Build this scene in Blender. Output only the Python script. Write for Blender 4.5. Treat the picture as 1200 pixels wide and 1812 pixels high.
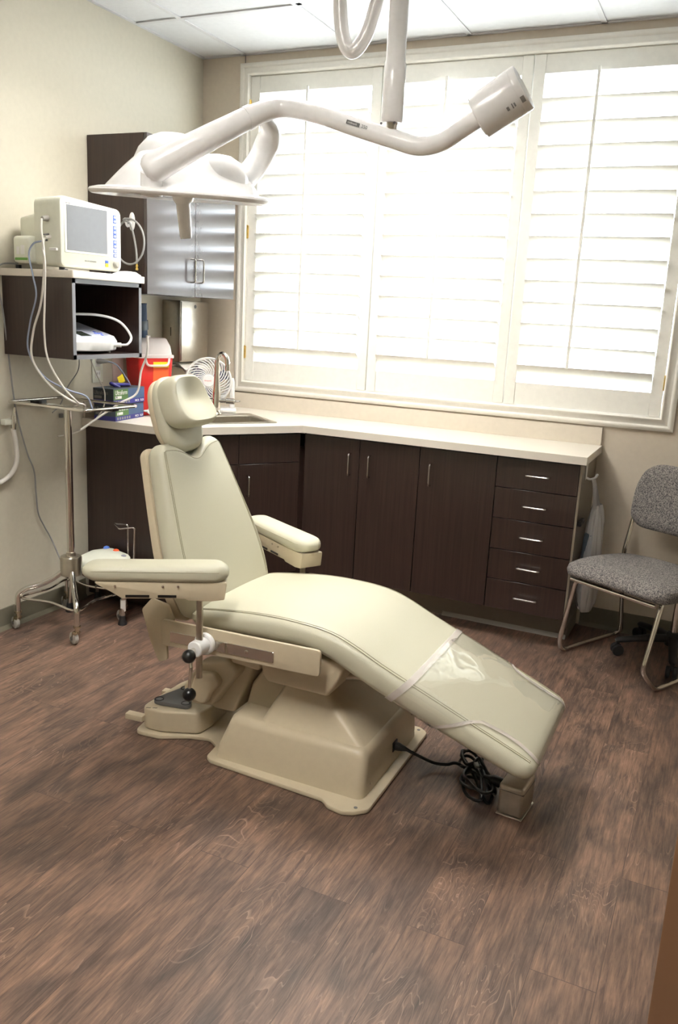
import bpy, bmesh, math, random
from mathutils import Vector, Matrix
random.seed(7)
C = bpy.context.scene.collection
for o in list(bpy.data.objects): bpy.data.objects.remove(o)
PI = math.pi
sc = bpy.context.scene

# ------------------------------------------------------------------ camera
cam = bpy.data.objects.new('camera', bpy.data.cameras.new('camera')); C.objects.link(cam)
r_ = Vector((.9048, .4222, .0492)).normalized(); f_ = Vector((-.4013, .8866, -.2299)).normalized()
u_ = r_.cross(f_).normalized(); f_ = u_.cross(r_)
M = Matrix((r_, u_, -f_)).transposed().to_4x4(); M.translation = Vector((2.821, -4.169, 1.465))
cam.matrix_world = M
cam.data.sensor_fit = 'VERTICAL'; cam.data.sensor_height = 36; cam.data.sensor_width = 24
cam.data.lens = 1491.0/1812*36; cam.data.clip_start = .02
sc.camera = cam
# ------------------------------------------------------------------ world, light, exposure
vs = sc.view_settings
vs.view_transform = 'Standard'; vs.look = 'None'; vs.gamma = 1; vs.use_curve_mapping = False
vs.exposure = 0.54
SKY = 11.0; PANEL = 29.0
w = bpy.data.worlds.new('daylight'); sc.world = w; w.use_nodes = True
bg = w.node_tree.nodes['Background']; bg.inputs[0].default_value = (.86, .94, 1, 1); bg.inputs[1].default_value = SKY
H = 2.754
WX0, WX1, WZ0, WZ1 = .300, 2.545, 1.062, 2.655       # window opening
def area(name, loc, rot, sx, sy, power=None, portal=False, col=(1, 1, 1)):
    l = bpy.data.lights.new(name, 'AREA'); l.shape = 'RECTANGLE'; l.size = sx; l.size_y = sy
    l.color = col
    if power: l.energy = power
    if portal: l.cycles.is_portal = True
    o = bpy.data.objects.new(name, l); C.objects.link(o); o.location = loc; o.rotation_euler = rot
    return o
area('window_portal', ((WX0+WX1)/2, .20, (WZ0+WZ1)/2), (-PI/2, 0, 0), WX1-WX0, WZ1-WZ0, portal=True)

# ------------------------------------------------------------------ materials
def lin(c):
    return tuple(((x/255)/12.92 if x/255 <= .04045 else ((x/255+.055)/1.055)**2.4) for x in c)
def mat(name, col, rough=.5, metal=0, spec=.5, coat=0, bump=None, noise=None, trans=0, alpha=1, emit=None, coat_r=.1):
    """col sRGB 0..255; bump=(scale,strength); noise=(scale,amount)"""
    m = bpy.data.materials.new(name); m.use_nodes = True
    nt = m.node_tree; b = nt.nodes['Principled BSDF']
    c = (*lin(col), 1)
    b.inputs['Base Color'].default_value = c; b.inputs['Roughness'].default_value = rough
    b.inputs['Metallic'].default_value = metal; b.inputs['Specular IOR Level'].default_value = spec
    b.inputs['Coat Weight'].default_value = coat; b.inputs['Coat Roughness'].default_value = coat_r
    b.inputs['Transmission Weight'].default_value = trans; b.inputs['Alpha'].default_value = alpha
    if emit:
        b.inputs['Emission Color'].default_value = (*lin(emit[0]), 1); b.inputs['Emission Strength'].default_value = emit[1]
    tc = nt.nodes.new('ShaderNodeTexCoord')
    n = noise or (40, .06)
    t = nt.nodes.new('ShaderNodeTexNoise'); t.inputs['Scale'].default_value = n[0]; t.inputs['Detail'].default_value = 4
    nt.links.new(tc.outputs['Object'], t.inputs['Vector'])
    mx = nt.nodes.new('ShaderNodeMix'); mx.data_type = 'RGBA'; mx.blend_type = 'MULTIPLY'
    mx.inputs[6].default_value = c
    rp = nt.nodes.new('ShaderNodeMapRange'); rp.inputs[3].default_value = 1-n[1]; rp.inputs[4].default_value = 1+n[1]
    nt.links.new(t.outputs[0], rp.inputs[0]); nt.links.new(rp.outputs[0], mx.inputs[7]); mx.inputs[0].default_value = 1
    nt.links.new(mx.outputs[2], b.inputs['Base Color'])
    if bump:
        t2 = nt.nodes.new('ShaderNodeTexNoise'); t2.inputs['Scale'].default_value = bump[0]; t2.inputs['Detail'].default_value = 3
        nt.links.new(tc.outputs['Object'], t2.inputs['Vector'])
        bp = nt.nodes.new('ShaderNodeBump'); bp.inputs['Strength'].default_value = bump[1]; bp.inputs['Distance'].default_value = .002
        nt.links.new(t2.outputs[0], bp.inputs['Height']); nt.links.new(bp.outputs[0], b.inputs['Normal'])
    return m
def sheet(name, col, transp=.85, rough=.08, bump=.5):
    """thin clear film: see-through with some milky tint, and a glossy skin that is the same from both sides"""
    m = bpy.data.materials.new(name); m.use_nodes = True; nt = m.node_tree; nt.nodes.clear(); N = nt.nodes.new; L = nt.links.new
    out = N('ShaderNodeOutputMaterial'); tr = N('ShaderNodeBsdfTransparent'); df = N('ShaderNodeBsdfDiffuse'); gl = N('ShaderNodeBsdfAnisotropic')
    df.inputs['Color'].default_value = (*lin(col), 1); gl.inputs['Roughness'].default_value = rough; gl.inputs['Color'].default_value = (1, 1, 1, 1)
    no = N('ShaderNodeTexNoise'); no.inputs['Scale'].default_value = 11; no.inputs['Detail'].default_value = 1.5
    tc = N('ShaderNodeTexCoord'); L(tc.outputs['Object'], no.inputs['Vector'])
    bp = N('ShaderNodeBump'); bp.inputs['Strength'].default_value = bump; bp.inputs['Distance'].default_value = .006
    L(no.outputs[0], bp.inputs['Height']); L(bp.outputs[0], gl.inputs['Normal'])
    lw = N('ShaderNodeLayerWeight'); lw.inputs[0].default_value = .5
    pw = N('ShaderNodeMath'); pw.operation = 'POWER'; pw.inputs[1].default_value = 4.0; L(lw.outputs['Facing'], pw.inputs[0])
    ma = N('ShaderNodeMath'); ma.operation = 'MULTIPLY_ADD'; ma.inputs[1].default_value = .85; ma.inputs[2].default_value = .10; ma.use_clamp = True; L(pw.outputs[0], ma.inputs[0])
    m1 = N('ShaderNodeMixShader'); m1.inputs[0].default_value = 1-transp; L(tr.outputs[0], m1.inputs[1]); L(df.outputs[0], m1.inputs[2])
    m2 = N('ShaderNodeMixShader'); L(ma.outputs[0], m2.inputs[0]); L(m1.outputs[0], m2.inputs[1]); L(gl.outputs[0], m2.inputs[2])
    L(m2.outputs[0], out.inputs[0])
    return m
def glass_mat():
    m = bpy.data.materials.new('window_glass'); m.use_nodes = True; nt = m.node_tree; nt.nodes.clear()
    out = nt.nodes.new('ShaderNodeOutputMaterial'); tr = nt.nodes.new('ShaderNodeBsdfTransparent'); gl = nt.nodes.new('ShaderNodeBsdfGlossy')
    gl.inputs['Roughness'].default_value = .02
    mx = nt.nodes.new('ShaderNodeMixShader'); mx.inputs[0].default_value = .06
    nt.links.new(tr.outputs[0], mx.inputs[1]); nt.links.new(gl.outputs[0], mx.inputs[2]); nt.links.new(mx.outputs[0], out.inputs[0])
    return m
def espresso(name, rough=.32):
    m = bpy.data.materials.new(name); m.use_nodes = True; nt = m.node_tree; b = nt.nodes['Principled BSDF']
    tc = nt.nodes.new('ShaderNodeTexCoord'); mp = nt.nodes.new('ShaderNodeMapping'); mp.inputs['Scale'].default_value = (60, 60, 1.5)
    nt.links.new(tc.outputs['Object'], mp.inputs['Vector'])
    t = nt.nodes.new('ShaderNodeTexNoise'); t.inputs['Scale'].default_value = 2; t.inputs['Detail'].default_value = 5
    nt.links.new(mp.outputs[0], t.inputs['Vector'])
    cr = nt.nodes.new('ShaderNodeValToRGB'); cr.color_ramp.elements[0].position = .3; cr.color_ramp.elements[1].position = .7
    cr.color_ramp.elements[0].color = (*lin((41, 29, 25)), 1); cr.color_ramp.elements[1].color = (*lin((56, 41, 36)), 1)
    nt.links.new(t.outputs[0], cr.inputs[0]); nt.links.new(cr.outputs[0], b.inputs['Base Color'])
    b.inputs['Roughness'].default_value = rough
    return m
def floor_mat():
    m = bpy.data.materials.new('dark_plank_vinyl'); m.use_nodes = True; nt = m.node_tree; b = nt.nodes['Principled BSDF']; L = nt.links.new; N = nt.nodes.new
    tc = N('ShaderNodeTexCoord'); mp = N('ShaderNodeMapping'); mp.inputs['Rotation'].default_value = (0, 0, PI/2)
    L(tc.outputs['Object'], mp.inputs['Vector'])
    br = N('ShaderNodeTexBrick'); br.offset = .37; br.inputs['Scale'].default_value = 1
    br.inputs['Brick Width'].default_value = 1.22; br.inputs['Row Height'].default_value = .152; br.inputs['Mortar Size'].default_value = .0009
    br.inputs['Color1'].default_value = (0, 0, 0, 1); br.inputs['Color2'].default_value = (1, 1, 1, 1); br.inputs['Mortar'].default_value = (.5, .5, .5, 1)
    L(mp.outputs[0], br.inputs['Vector'])
    # per plank shift of the grain
    sc1 = N('ShaderNodeVectorMath'); sc1.operation = 'SCALE'; sc1.inputs['Scale'].default_value = 9; L(br.outputs['Color'], sc1.inputs[0])
    ad = N('ShaderNodeVectorMath'); ad.operation = 'ADD'; L(tc.outputs['Object'], ad.inputs[0]); L(sc1.outputs[0], ad.inputs[1])
    m1 = N('ShaderNodeMapping'); m1.inputs['Scale'].default_value = (58, 5, 1); L(ad.outputs[0], m1.inputs['Vector'])
    n1 = N('ShaderNodeTexNoise'); n1.inputs['Scale'].default_value = 1.6; n1.inputs['Detail'].default_value = 7; n1.inputs['Roughness'].default_value = .72; n1.inputs['Distortion'].default_value = .35; L(m1.outputs[0], n1.inputs['Vector'])
    m2 = N('ShaderNodeMapping'); m2.inputs['Scale'].default_value = (9, 3.4, 1); L(ad.outputs[0], m2.inputs['Vector'])
    n2 = N('ShaderNodeTexNoise'); n2.inputs['Scale'].default_value = 1.3; n2.inputs['Detail'].default_value = 4; L(m2.outputs[0], n2.inputs['Vector']); n2.inputs['Distortion'].default_value = .8
    c1 = N('ShaderNodeValToRGB'); e = c1.color_ramp.elements; e[0].position = .3; e[0].color = (*lin((76, 60, 52)), 1); e[1].position = .70; e[1].color = (*lin((144, 116, 98)), 1)
    L(n1.outputs[0], c1.inputs[0])
    c2 = N('ShaderNodeValToRGB'); e = c2.color_ramp.elements; e[0].position = .32; e[0].color = (.44, .46, .49, 1); e[1].position = .66; e[1].color = (1.08, 1.02, .98, 1)
    L(n2.outputs[0], c2.inputs[0])
    mu = N('ShaderNodeMix'); mu.data_type = 'RGBA'; mu.blend_type = 'MULTIPLY'; mu.inputs[0].default_value = 1; L(c1.outputs[0], mu.inputs[6]); L(c2.outputs[0], mu.inputs[7])
    m5 = N('ShaderNodeMapping'); m5.inputs['Scale'].default_value = (240, 9, 1); L(ad.outputs[0], m5.inputs['Vector'])
    n5 = N('ShaderNodeTexNoise'); n5.inputs['Scale'].default_value = 1.2; n5.inputs['Detail'].default_value = 3; L(m5.outputs[0], n5.inputs['Vector'])
    r5 = N('ShaderNodeMapRange'); r5.inputs[1].default_value = .3; r5.inputs[2].default_value = .7; r5.inputs[3].default_value = .80; r5.inputs[4].default_value = 1.16; L(n5.outputs[0], r5.inputs[0])
    mu5 = N('ShaderNodeMix'); mu5.data_type = 'RGBA'; mu5.blend_type = 'MULTIPLY'; mu5.inputs[0].default_value = 1; L(mu.outputs[2], mu5.inputs[6]); L(r5.outputs[0], mu5.inputs[7]); mu = mu5
    # plank tone
    mr = N('ShaderNodeMapRange'); mr.inputs[3].default_value = .86; mr.inputs[4].default_value = 1.10; L(br.outputs['Color'], mr.inputs[0])
    mu2 = N('ShaderNodeMix'); mu2.data_type = 'RGBA'; mu2.blend_type = 'MULTIPLY'; mu2.inputs[0].default_value = 1; L(mu.outputs[2], mu2.inputs[6]); L(mr.outputs[0], mu2.inputs[7])
    # light cathedral lines
    m3 = N('ShaderNodeMapping'); m3.inputs['Scale'].default_value = (1.3, .20, 1); L(ad.outputs[0], m3.inputs['Vector'])
    wv = N('ShaderNodeTexNoise'); wv.inputs['Scale'].default_value = 5.5; wv.inputs['Detail'].default_value = 3; wv.inputs['Distortion'].default_value = 1.0; L(m3.outputs[0], wv.inputs['Vector'])
    k = N('ShaderNodeMath'); k.operation = 'MULTIPLY'; k.inputs[1].default_value = 30; L(wv.outputs[0], k.inputs[0])
    fr = N('ShaderNodeMath'); fr.operation = 'FRACT'; L(k.outputs[0], fr.inputs[0])
    lr = N('ShaderNodeValToRGB'); e = lr.color_ramp.elements; e[0].position = 0; e[0].color = (1, 1, 1, 1); e[1].position = .16; e[1].color = (0, 0, 0, 1); L(fr.outputs[0], lr.inputs[0])
    msk = N('ShaderNodeTexNoise'); msk.inputs['Scale'].default_value = 3.3; msk.inputs['Detail'].default_value = 3; L(ad.outputs[0], msk.inputs['Vector'])
    mc = N('ShaderNodeValToRGB'); e = mc.color_ramp.elements; e[0].position = .46; e[0].color = (0, 0, 0, 1); e[1].position = .66; e[1].color = (.62, .62, .62, 1); L(msk.outputs[0], mc.inputs[0])
    mm = N('ShaderNodeMath'); mm.operation = 'MULTIPLY'; L(lr.outputs[0], mm.inputs[0]); L(mc.outputs[0], mm.inputs[1])
    mu3 = N('ShaderNodeMix'); mu3.data_type = 'RGBA'; mu3.inputs[7].default_value = (*lin((178, 148, 130)), 1); L(mm.outputs[0], mu3.inputs[0]); L(mu2.outputs[2], mu3.inputs[6])
    # joints
    mu4 = N('ShaderNodeMix'); mu4.data_type = 'RGBA'; mu4.inputs[7].default_value = (*lin((40, 30, 27)), 1); jf = N('ShaderNodeMath'); jf.operation = 'MULTIPLY'; jf.inputs[1].default_value = .6
    L(br.outputs['Fac'], jf.inputs[0]); L(jf.outputs[0], mu4.inputs[0]); L(mu3.outputs[2], mu4.inputs[6])
    L(mu4.outputs[2], b.inputs['Base Color'])
    b.inputs['Roughness'].default_value = .46; b.inputs['Specular IOR Level'].default_value = .5
    bp = N('ShaderNodeBump'); bp.inputs['Strength'].default_value = .25; bp.inputs['Distance'].default_value = .001; L(n1.outputs[0], bp.inputs['Height']); L(bp.outputs[0], b.inputs['Normal'])
    return m
def tweed_mat():
    m = bpy.data.materials.new('grey_tweed'); m.use_nodes = True; nt = m.node_tree; b = nt.nodes['Principled BSDF']; L = nt.links.new; N = nt.nodes.new
    tc = N('ShaderNodeTexCoord'); v = N('ShaderNodeTexVoronoi'); v.inputs['Scale'].default_value = 380; L(tc.outputs['Object'], v.inputs['Vector'])
    cr = N('ShaderNodeValToRGB'); e = cr.color_ramp.elements; e[0].position = .15; e[0].color = (*lin((58, 56, 58)), 1); e[1].position = .85; e[1].color = (*lin((140, 134, 128)), 1)
    sp = N('ShaderNodeSeparateColor'); L(v.outputs['Color'], sp.inputs[0]); L(sp.outputs[0], cr.inputs[0]); L(cr.outputs[0], b.inputs['Base Color'])
    b.inputs['Roughness'].default_value = .95
    bp = N('ShaderNodeBump'); bp.inputs['Strength'].default_value = .4; bp.inputs['Distance'].default_value = .001; L(v.outputs[0], bp.inputs['Height']); L(bp.outputs[0], b.inputs['Normal'])
    return m
def louver_mat(name, col):
    return mat(name, col, .35)
M_ = dict(
    wall_l=mat('wall_paint_left', (196, 190, 173), .7, bump=(260, .1)),
    wall_b=mat('wall_paint_back', (207, 195, 177), .7, bump=(260, .1)),
    tile=mat('ceiling_tile', (226, 227, 229), .9, bump=(300, .3)),
    grid=mat('ceiling_grid_metal', (216, 216, 218), .5),
    white=mat('shutter_paint', (240, 238, 230), .38),
    trim=mat('trim_paint', (240, 236, 226), .35),
    base=mat('rubber_baseboard', (112, 108, 92), .5),
    toe=mat('toe_kick_rubber', (118, 108, 92), .35),
    floor=floor_mat(), esp=espresso('espresso_laminate', .3), esp_g=mat('espresso_laminate_sheen', (58, 50, 50), .20, coat=.35, coat_r=.10, spec=.5),
    edge=mat('grey_seam_edge_reflection', (104, 104, 108), .3), endp=mat('end_panel_laminate', (120, 110, 96), .3),  # edge: painted window reflection on the shelf box edges, plus the wall seam
    counter=mat('cream_laminate', (222, 215, 203), .32, noise=(400, .05)),
    splash=mat('cream_backsplash', (216, 206, 190), .4),
    chrome=mat('chrome', (225, 222, 216), .09, 1), steel=mat('brushed_steel', (190, 184, 172), .28, 1, noise=(60, .1)),
    nickel=mat('satin_nickel', (205, 202, 198), .25, 1), brass=mat('brass', (214, 184, 110), .25, 1), zinc=mat('zinc_plate', (206, 198, 176), .25, 1),
    vinyl=mat('sage_cream_vinyl', (190, 187, 166), .38, spec=.45, bump=(500, .12), noise=(6, .02)),
    stitch=mat('stitch_thread', (160, 155, 132), .6),
    tan=mat('tan_enamel', (196, 183, 157), .35, spec=.5), tan2=mat('tan_plastic', (190, 177, 151), .42),
    black=mat('black_plastic', (18, 18, 19), .3), rubber=mat('black_rubber', (24, 24, 25), .6),
    grub=mat('grey_rubber', (170, 168, 160), .6), dgrey=mat('dark_grey_plastic', (104, 104, 104), .45),
    lampw=mat('lamp_enamel', (250, 249, 248), .22, coat=.4), ivory=mat('ivory_plastic', (226, 228, 214), .4),
    whitep=mat('white_plastic', (236, 236, 234), .35), tweed=tweed_mat(),
    screen=mat('lcd_glass', (112, 114, 118), .18), lcd=mat('small_lcd', (52, 58, 52), .2),
    blue=mat('blue_print', (66, 96, 176), .4), lblue=mat('light_blue_print', (110, 130, 225), .4), yellow=mat('yellow_print', (238, 214, 40), .5), orange=mat('orange_print', (240, 98, 48), .5),
    green=mat('green_print', (96, 150, 60), .5), red=mat('red_plastic', (214, 44, 40), .35), navy=mat('navy_print', (52, 50, 130), .45),
    slate=mat('slate_print', (66, 78, 88), .5), pblue=mat('pale_blue_button', (92, 134, 228), .35), pink=mat('pale_plate', (228, 206, 198), .45),
    glass=glass_mat(), clear=sheet('clear_vinyl', (240, 232, 218), .93, .04, .35), film=sheet('bag_film', (236, 234, 234), .55, .15, 1), milky=sheet('milky_plastic', (240, 232, 230), .30, .3),
    hem=sheet('cover_hem', (214, 204, 198), .35, .2),
    paper=mat('paper', (238, 234, 226), .8), denim=mat('dark_blue_fabric', (48, 66, 92), .8), wood=mat('door_wood', (124, 90, 64), .45, noise=(7, .12)),
    cable=mat('grey_cable', (142, 142, 140), .5), wcable=mat('white_cable', (214, 210, 202), .45), bcable=mat('blue_grey_cable', (136, 146, 166), .5),
    light=mat('light_diffuser', (255, 252, 244), .5, emit=((255, 251, 246), PANEL)),
    conc=mat('outside_concrete', (190, 188, 184), .9), outtan=mat('outside_post_tan', (196, 160, 96), .6), outwhite=mat('vinyl_window_frame', (236, 238, 240), .4), outblue=mat('outside_blue', (110, 140, 190), .5),
    grime=mat('aged_steel', (186, 178, 164), .38, .85, noise=(30, .25)),
)

# ------------------------------------------------------------------ mesh helpers
def root_of(o):
    while o.parent: o = o.parent
    return o
def obj(name, bm, m=None, parent=None, smooth=True, label=None):
    """world-coordinate geometry in bm -> one mesh object under parent"""
    if parent is not None:
        bmesh.ops.translate(bm, vec=-root_of(parent).location, verts=bm.verts)
    bmesh.ops.recalc_face_normals(bm, faces=bm.faces)
    me = bpy.data.meshes.new(name); bm.to_mesh(me); bm.free()
    if m: me.materials.append(m)
    if smooth:
        for p in me.polygons: p.use_smooth = True
        try: me.set_sharp_from_angle(angle=math.radians(38))
        except Exception: pass
    o = bpy.data.objects.new(name, me); C.objects.link(o)
    if parent is not None: o.parent = parent
    if label: o['label'] = label
    return o
def thing(name, label, cat, loc, group=None):
    o = bpy.data.objects.new(name, None); C.objects.link(o); o.empty_display_size = .05
    o.location = loc; o['label'] = label; o['category'] = cat
    if group: o['group'] = group
    return o
def tag(o, label, cat, group=None):
    o['label'] = label; o['category'] = cat
    if group: o['group'] = group
    return o
def solo(name, bm, m, label, cat, loc, group=None, **k):
    """a one-mesh thing with its origin at loc"""
    bmesh.ops.translate(bm, vec=-Vector(loc), verts=bm.verts)
    o = obj(name, bm, m, **k); o.location = loc
    return tag(o, label, cat, group)
def struct(name, bm, m, parent=None, smooth=False):
    o = obj(name, bm, m, parent, smooth=smooth)
    if parent is None: o['kind'] = 'structure'
    return o
def frame(u, v):
    """matrix with x axis u, z axis v-ish"""
    u = Vector(u).normalized(); z = Vector(v); z = (z - z.dot(u)*u).normalized(); y = z.cross(u)
    return Matrix((u, y, z)).transposed()
def box(bm, c, s, bev=0, seg=2, rot=None):
    """centre, size, bevel, optional 3x3 rotation"""
    b2 = bmesh.new(); bmesh.ops.create_cube(b2, size=1); bmesh.ops.scale(b2, vec=s, verts=b2.verts)
    if bev: bmesh.ops.bevel(b2, geom=b2.edges[:], offset=bev, segments=seg, profile=.5, affect='EDGES', clamp_overlap=True)
    if rot is not None:
        if isinstance(rot, (int, float)): rot = Matrix.Rotation(rot, 3, 'Z')
        bmesh.ops.rotate(b2, cent=(0, 0, 0), matrix=rot, verts=b2.verts)
    bmesh.ops.translate(b2, vec=c, verts=b2.verts); merge(bm, b2); return bm
def bx(bm, x0, x1, y0, y1, z0, z1, bev=0, seg=2):
    return box(bm, ((x0+x1)/2, (y0+y1)/2, (z0+z1)/2), (abs(x1-x0), abs(y1-y0), abs(z1-z0)), bev, seg)
def merge(bm, b2):
    me = bpy.data.meshes.new('t'); b2.to_mesh(me); b2.free(); bm.from_mesh(me); bpy.data.meshes.remove(me)
def prism(bm, pts, a, b, axis='y', bev=0, seg=3, rot=None, cent=(0, 0, 0)):
    """polygon pts extruded from a to b on an axis; pts are (x,z) for y, (x,y) for z, (y,z) for x"""
    b2 = bmesh.new()
    def P(p, t): return {'y': (p[0], t, p[1]), 'z': (p[0], p[1], t), 'x': (t, p[0], p[1])}[axis]
    v0 = [b2.verts.new(P(p, a)) for p in pts]; v1 = [b2.verts.new(P(p, b)) for p in pts]
    n = len(pts); f0 = b2.faces.new(v0); f1 = b2.faces.new(v1[::-1])
    for i in range(n): b2.faces.new((v0[i], v1[i], v1[(i+1) % n], v0[(i+1) % n]))
    bmesh.ops.recalc_face_normals(b2, faces=b2.faces)
    if bev:
        ed = list({e for f in (f0, f1) for e in f.edges})
        bmesh.ops.bevel(b2, geom=ed, offset=bev, segments=seg, profile=.5, affect='EDGES', clamp_overlap=True)
    if rot is not None: bmesh.ops.rotate(b2, cent=cent, matrix=rot, verts=b2.verts)
    merge(bm, b2); return bm
def rpoly(pts, r, n=5):
    """round the corners of a polygon; r scalar or list"""
    out = []; N = len(pts)
    for i in range(N):
        p = Vector(pts[i]); a = Vector(pts[i-1]) - p; b = Vector(pts[(i+1) % N]) - p
        ri = r[i] if isinstance(r, (list, tuple)) else r
        if ri <= 0: out.append(tuple(p)); continue
        la, lb = a.length, b.length; a.normalize(); b.normalize()
        ang = a.angle(b); d = min(ri/math.tan(ang/2) if ang > .01 else ri, la*.49, lb*.49)
        s, e = p+a*d, p+b*d
        for k in range(n+1):
            t = k/n; q = s*(1-t)**2 + p*2*t*(1-t) + e*t*t; out.append(tuple(q))
    return out
def catmull(pts, n=8, closed=False):
    P = [Vector(p) for p in pts]; out = []; N = len(P)
    rng = N if closed else N-1
    for i in range(rng):
        p0 = P[i-1] if (i > 0 or closed) else P[0]*2-P[1]
        p1 = P[i]; p2 = P[(i+1) % N]
        p3 = P[(i+2) % N] if (i+2 < N or closed) else P[-1]*2-P[-2]
        for k in range(n):
            t = k/n
            out.append(.5*((2*p1)+(-p0+p2)*t+(2*p0-5*p1+4*p2-p3)*t*t+(-p0+3*p1-3*p2+p3)*t**3))
    if not closed: out.append(P[-1])
    return out
def fillet(pts, r, n=5):
    """polyline with rounded bends"""
    P = [Vector(p) for p in pts]; out = [P[0]]
    for i in range(1, len(P)-1):
        a = P[i-1]-P[i]; b = P[i+1]-P[i]; la, lb = a.length, b.length; a.normalize(); b.normalize()
        d = min(r, la*.49, lb*.49); s, e = P[i]+a*d, P[i]+b*d
        for k in range(n+1):
            t = k/n; out.append(s*(1-t)**2+P[i]*2*t*(1-t)+e*t*t)
    out.append(P[-1]); return out
def tube(bm, pts, r, seg=10, closed=False, flat=1.0, up=(0, 0, 1)):
    """sweep; r scalar or list; flat<1 squashes along the local normal"""
    P = [Vector(p) for p in pts]; n = len(P); rings = []; prev = None
    for i in range(n):
        if closed: t = P[(i+1) % n]-P[i-1]
        else: t = P[min(i+1, n-1)]-P[max(i-1, 0)]
        t.normalize()
        if prev is None:
            u = Vector(up)
            if abs(u.dot(t)) > .95: u = Vector((1, 0, 0))
        else: u = prev
        u = (u-u.dot(t)*t).normalized(); prev = u; v = t.cross(u)
        ri = r[i] if isinstance(r, (list, tuple)) else r
        rings.append([bm.verts.new(P[i]+u*ri*flat*math.cos(2*PI*k/seg)+v*ri*math.sin(2*PI*k/seg)) for k in range(seg)])
    m = n if closed else n-1
    for i in range(m):
        A, B = rings[i], rings[(i+1) % n]
        for k in range(seg): bm.faces.new((A[k], A[(k+1) % seg], B[(k+1) % seg], B[k]))
    if not closed:
        bm.faces.new(rings[0][::-1]); bm.faces.new(rings[-1])
    return bm
def cyl(bm, a, b, r, seg=20, r2=None, bev=0):
    r2 = r if r2 is None else r2
    a, b = Vector(a), Vector(b)
    if bev:
        d = (b-a).normalized()
        return tube(bm, [a, a+d*bev, b-d*bev, b], [r-bev, r, r2, r2-bev], seg)
    return tube(bm, [a, b], [r, r2], seg)
def ball(bm, c, r, seg=20, s=(1, 1, 1)):
    b2 = bmesh.new(); bmesh.ops.create_uvsphere(b2, u_segments=seg, v_segments=seg//2+2, radius=r)
    bmesh.ops.scale(b2, vec=s, verts=b2.verts); bmesh.ops.translate(b2, vec=c, verts=b2.verts); merge(bm, b2); return bm
def lathe(bm, prof, origin, axis=(0, 0, 1), seg=40):
    """prof (r,h) list about an axis"""
    o = Vector(origin); a = Vector(axis).normalized(); u = a.orthogonal().normalized(); v = a.cross(u); rings = []
    for r, h in prof:
        if r < 1e-5: rings.append([bm.verts.new(o+a*h)])
        else: rings.append([bm.verts.new(o+a*h+u*r*math.cos(2*PI*k/seg)+v*r*math.sin(2*PI*k/seg)) for k in range(seg)])
    for A, B in zip(rings, rings[1:]):
        for k in range(seg):
            k2 = (k+1) % seg
            if len(A) == 1 and len(B) == 1: continue
            if len(A) == 1: bm.faces.new((A[0], B[k2], B[k]))
            elif len(B) == 1: bm.faces.new((A[k], A[k2], B[0]))
            else: bm.faces.new((A[k], A[k2], B[k2], B[k]))
    return bm
def loft(bm, rings, cap=True):
    R = [[bm.verts.new(p) for p in r] for r in rings]; n = len(R[0])
    for A, B in zip(R, R[1:]):
        for k in range(n): bm.faces.new((A[k], A[(k+1) % n], B[(k+1) % n], B[k]))
    if cap: bm.faces.new(R[0][::-1]); bm.faces.new(R[-1])
    return bm
def text(s, parent, size, loc, xdir, up, m, name='lettering', depth=.0004, align='LEFT', sx=1):
    cu = bpy.data.curves.new(name, 'FONT'); cu.body = s; cu.size = size; cu.extrude = depth; cu.align_x = align; cu.align_y = 'CENTER'
    t = bpy.data.objects.new('tmp', cu); C.objects.link(t)
    dg = bpy.context.evaluated_depsgraph_get(); me = bpy.data.meshes.new_from_object(t.evaluated_get(dg))
    bpy.data.objects.remove(t)
    x = Vector(xdir).normalized(); u = Vector(up); u = (u-u.dot(x)*x).normalized(); n = x.cross(u)
    mt = Matrix((x*sx, u, n)).transposed().to_4x4(); mt.translation = Vector(loc)
    me.transform(mt)
    me.transform(Matrix.Translation(-root_of(parent).location))
    me.materials.clear(); me.materials.append(m); me.name = name
    o = bpy.data.objects.new(name, me); C.objects.link(o); o.parent = parent
    return o
NB = bmesh.new

# ------------------------------------------------------------------ room shell
RX, RY = 4.1, -5.6
struct('floor', bx(NB(), -.1, RX+.1, RY-.1, .15, -.06, 0), M_['floor'])
struct('wall_left', bx(NB(), -.12, 0, RY, .15, 0, 3.0), M_['wall_l'])
struct('wall_right', bx(NB(), RX, RX+.12, RY, .15, 0, 3.0), M_['wall_l'])
struct('wall_front', bx(NB(), -.12, RX+.12, RY-.12, RY, 0, 3.0), M_['wall_l'])
bm = NB()
bx(bm, 0, WX0, 0, .15, 0, 3.0); bx(bm, WX1, RX, 0, .15, 0, 3.0); bx(bm, WX0, WX1, 0, .15, 0, WZ0); bx(bm, WX0, WX1, 0, .15, WZ1, 3.0)
struct('wall_back', bm, M_['wall_b'])
# ceiling: tiles with T-bar grid, troffers take three bays
T0, TY = .264, -.583
bm = NB()
xs = [0]+[T0+.61*i for i in range(0, 7)]+[RX]; xs = [x for x in xs if x <= RX]
ys = [0, TY]+[TY-1.22*i for i in range(1, 5)]; ys = [y for y in ys if y > RY]+[RY]
LIGHTS = [(T0+.61, TY-1.22), (T0+1.22, TY-3.66)]
for a, b in zip(xs, xs[1:]):
    for c_, d in zip(ys, ys[1:]):
        if any(abs(a-lx) < .01 and abs(d-ly) < .01 for lx, ly in LIGHTS): continue
        bx(bm, a, b, d, c_, H+.004, H+.02)
bx(bm, -.1, RX+.1, RY-.1, .1, H+.16, H+.18)
struct('ceiling', bm, M_['tile'])
bm = NB()
for x in xs[1:-1]: bx(bm, x-.012, x+.012, RY, 0, H-.002, H+.003)
for y in ys[1:-1]: bx(bm, 0, RX, y-.012, y+.012, H-.0025, H+.003)
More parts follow.
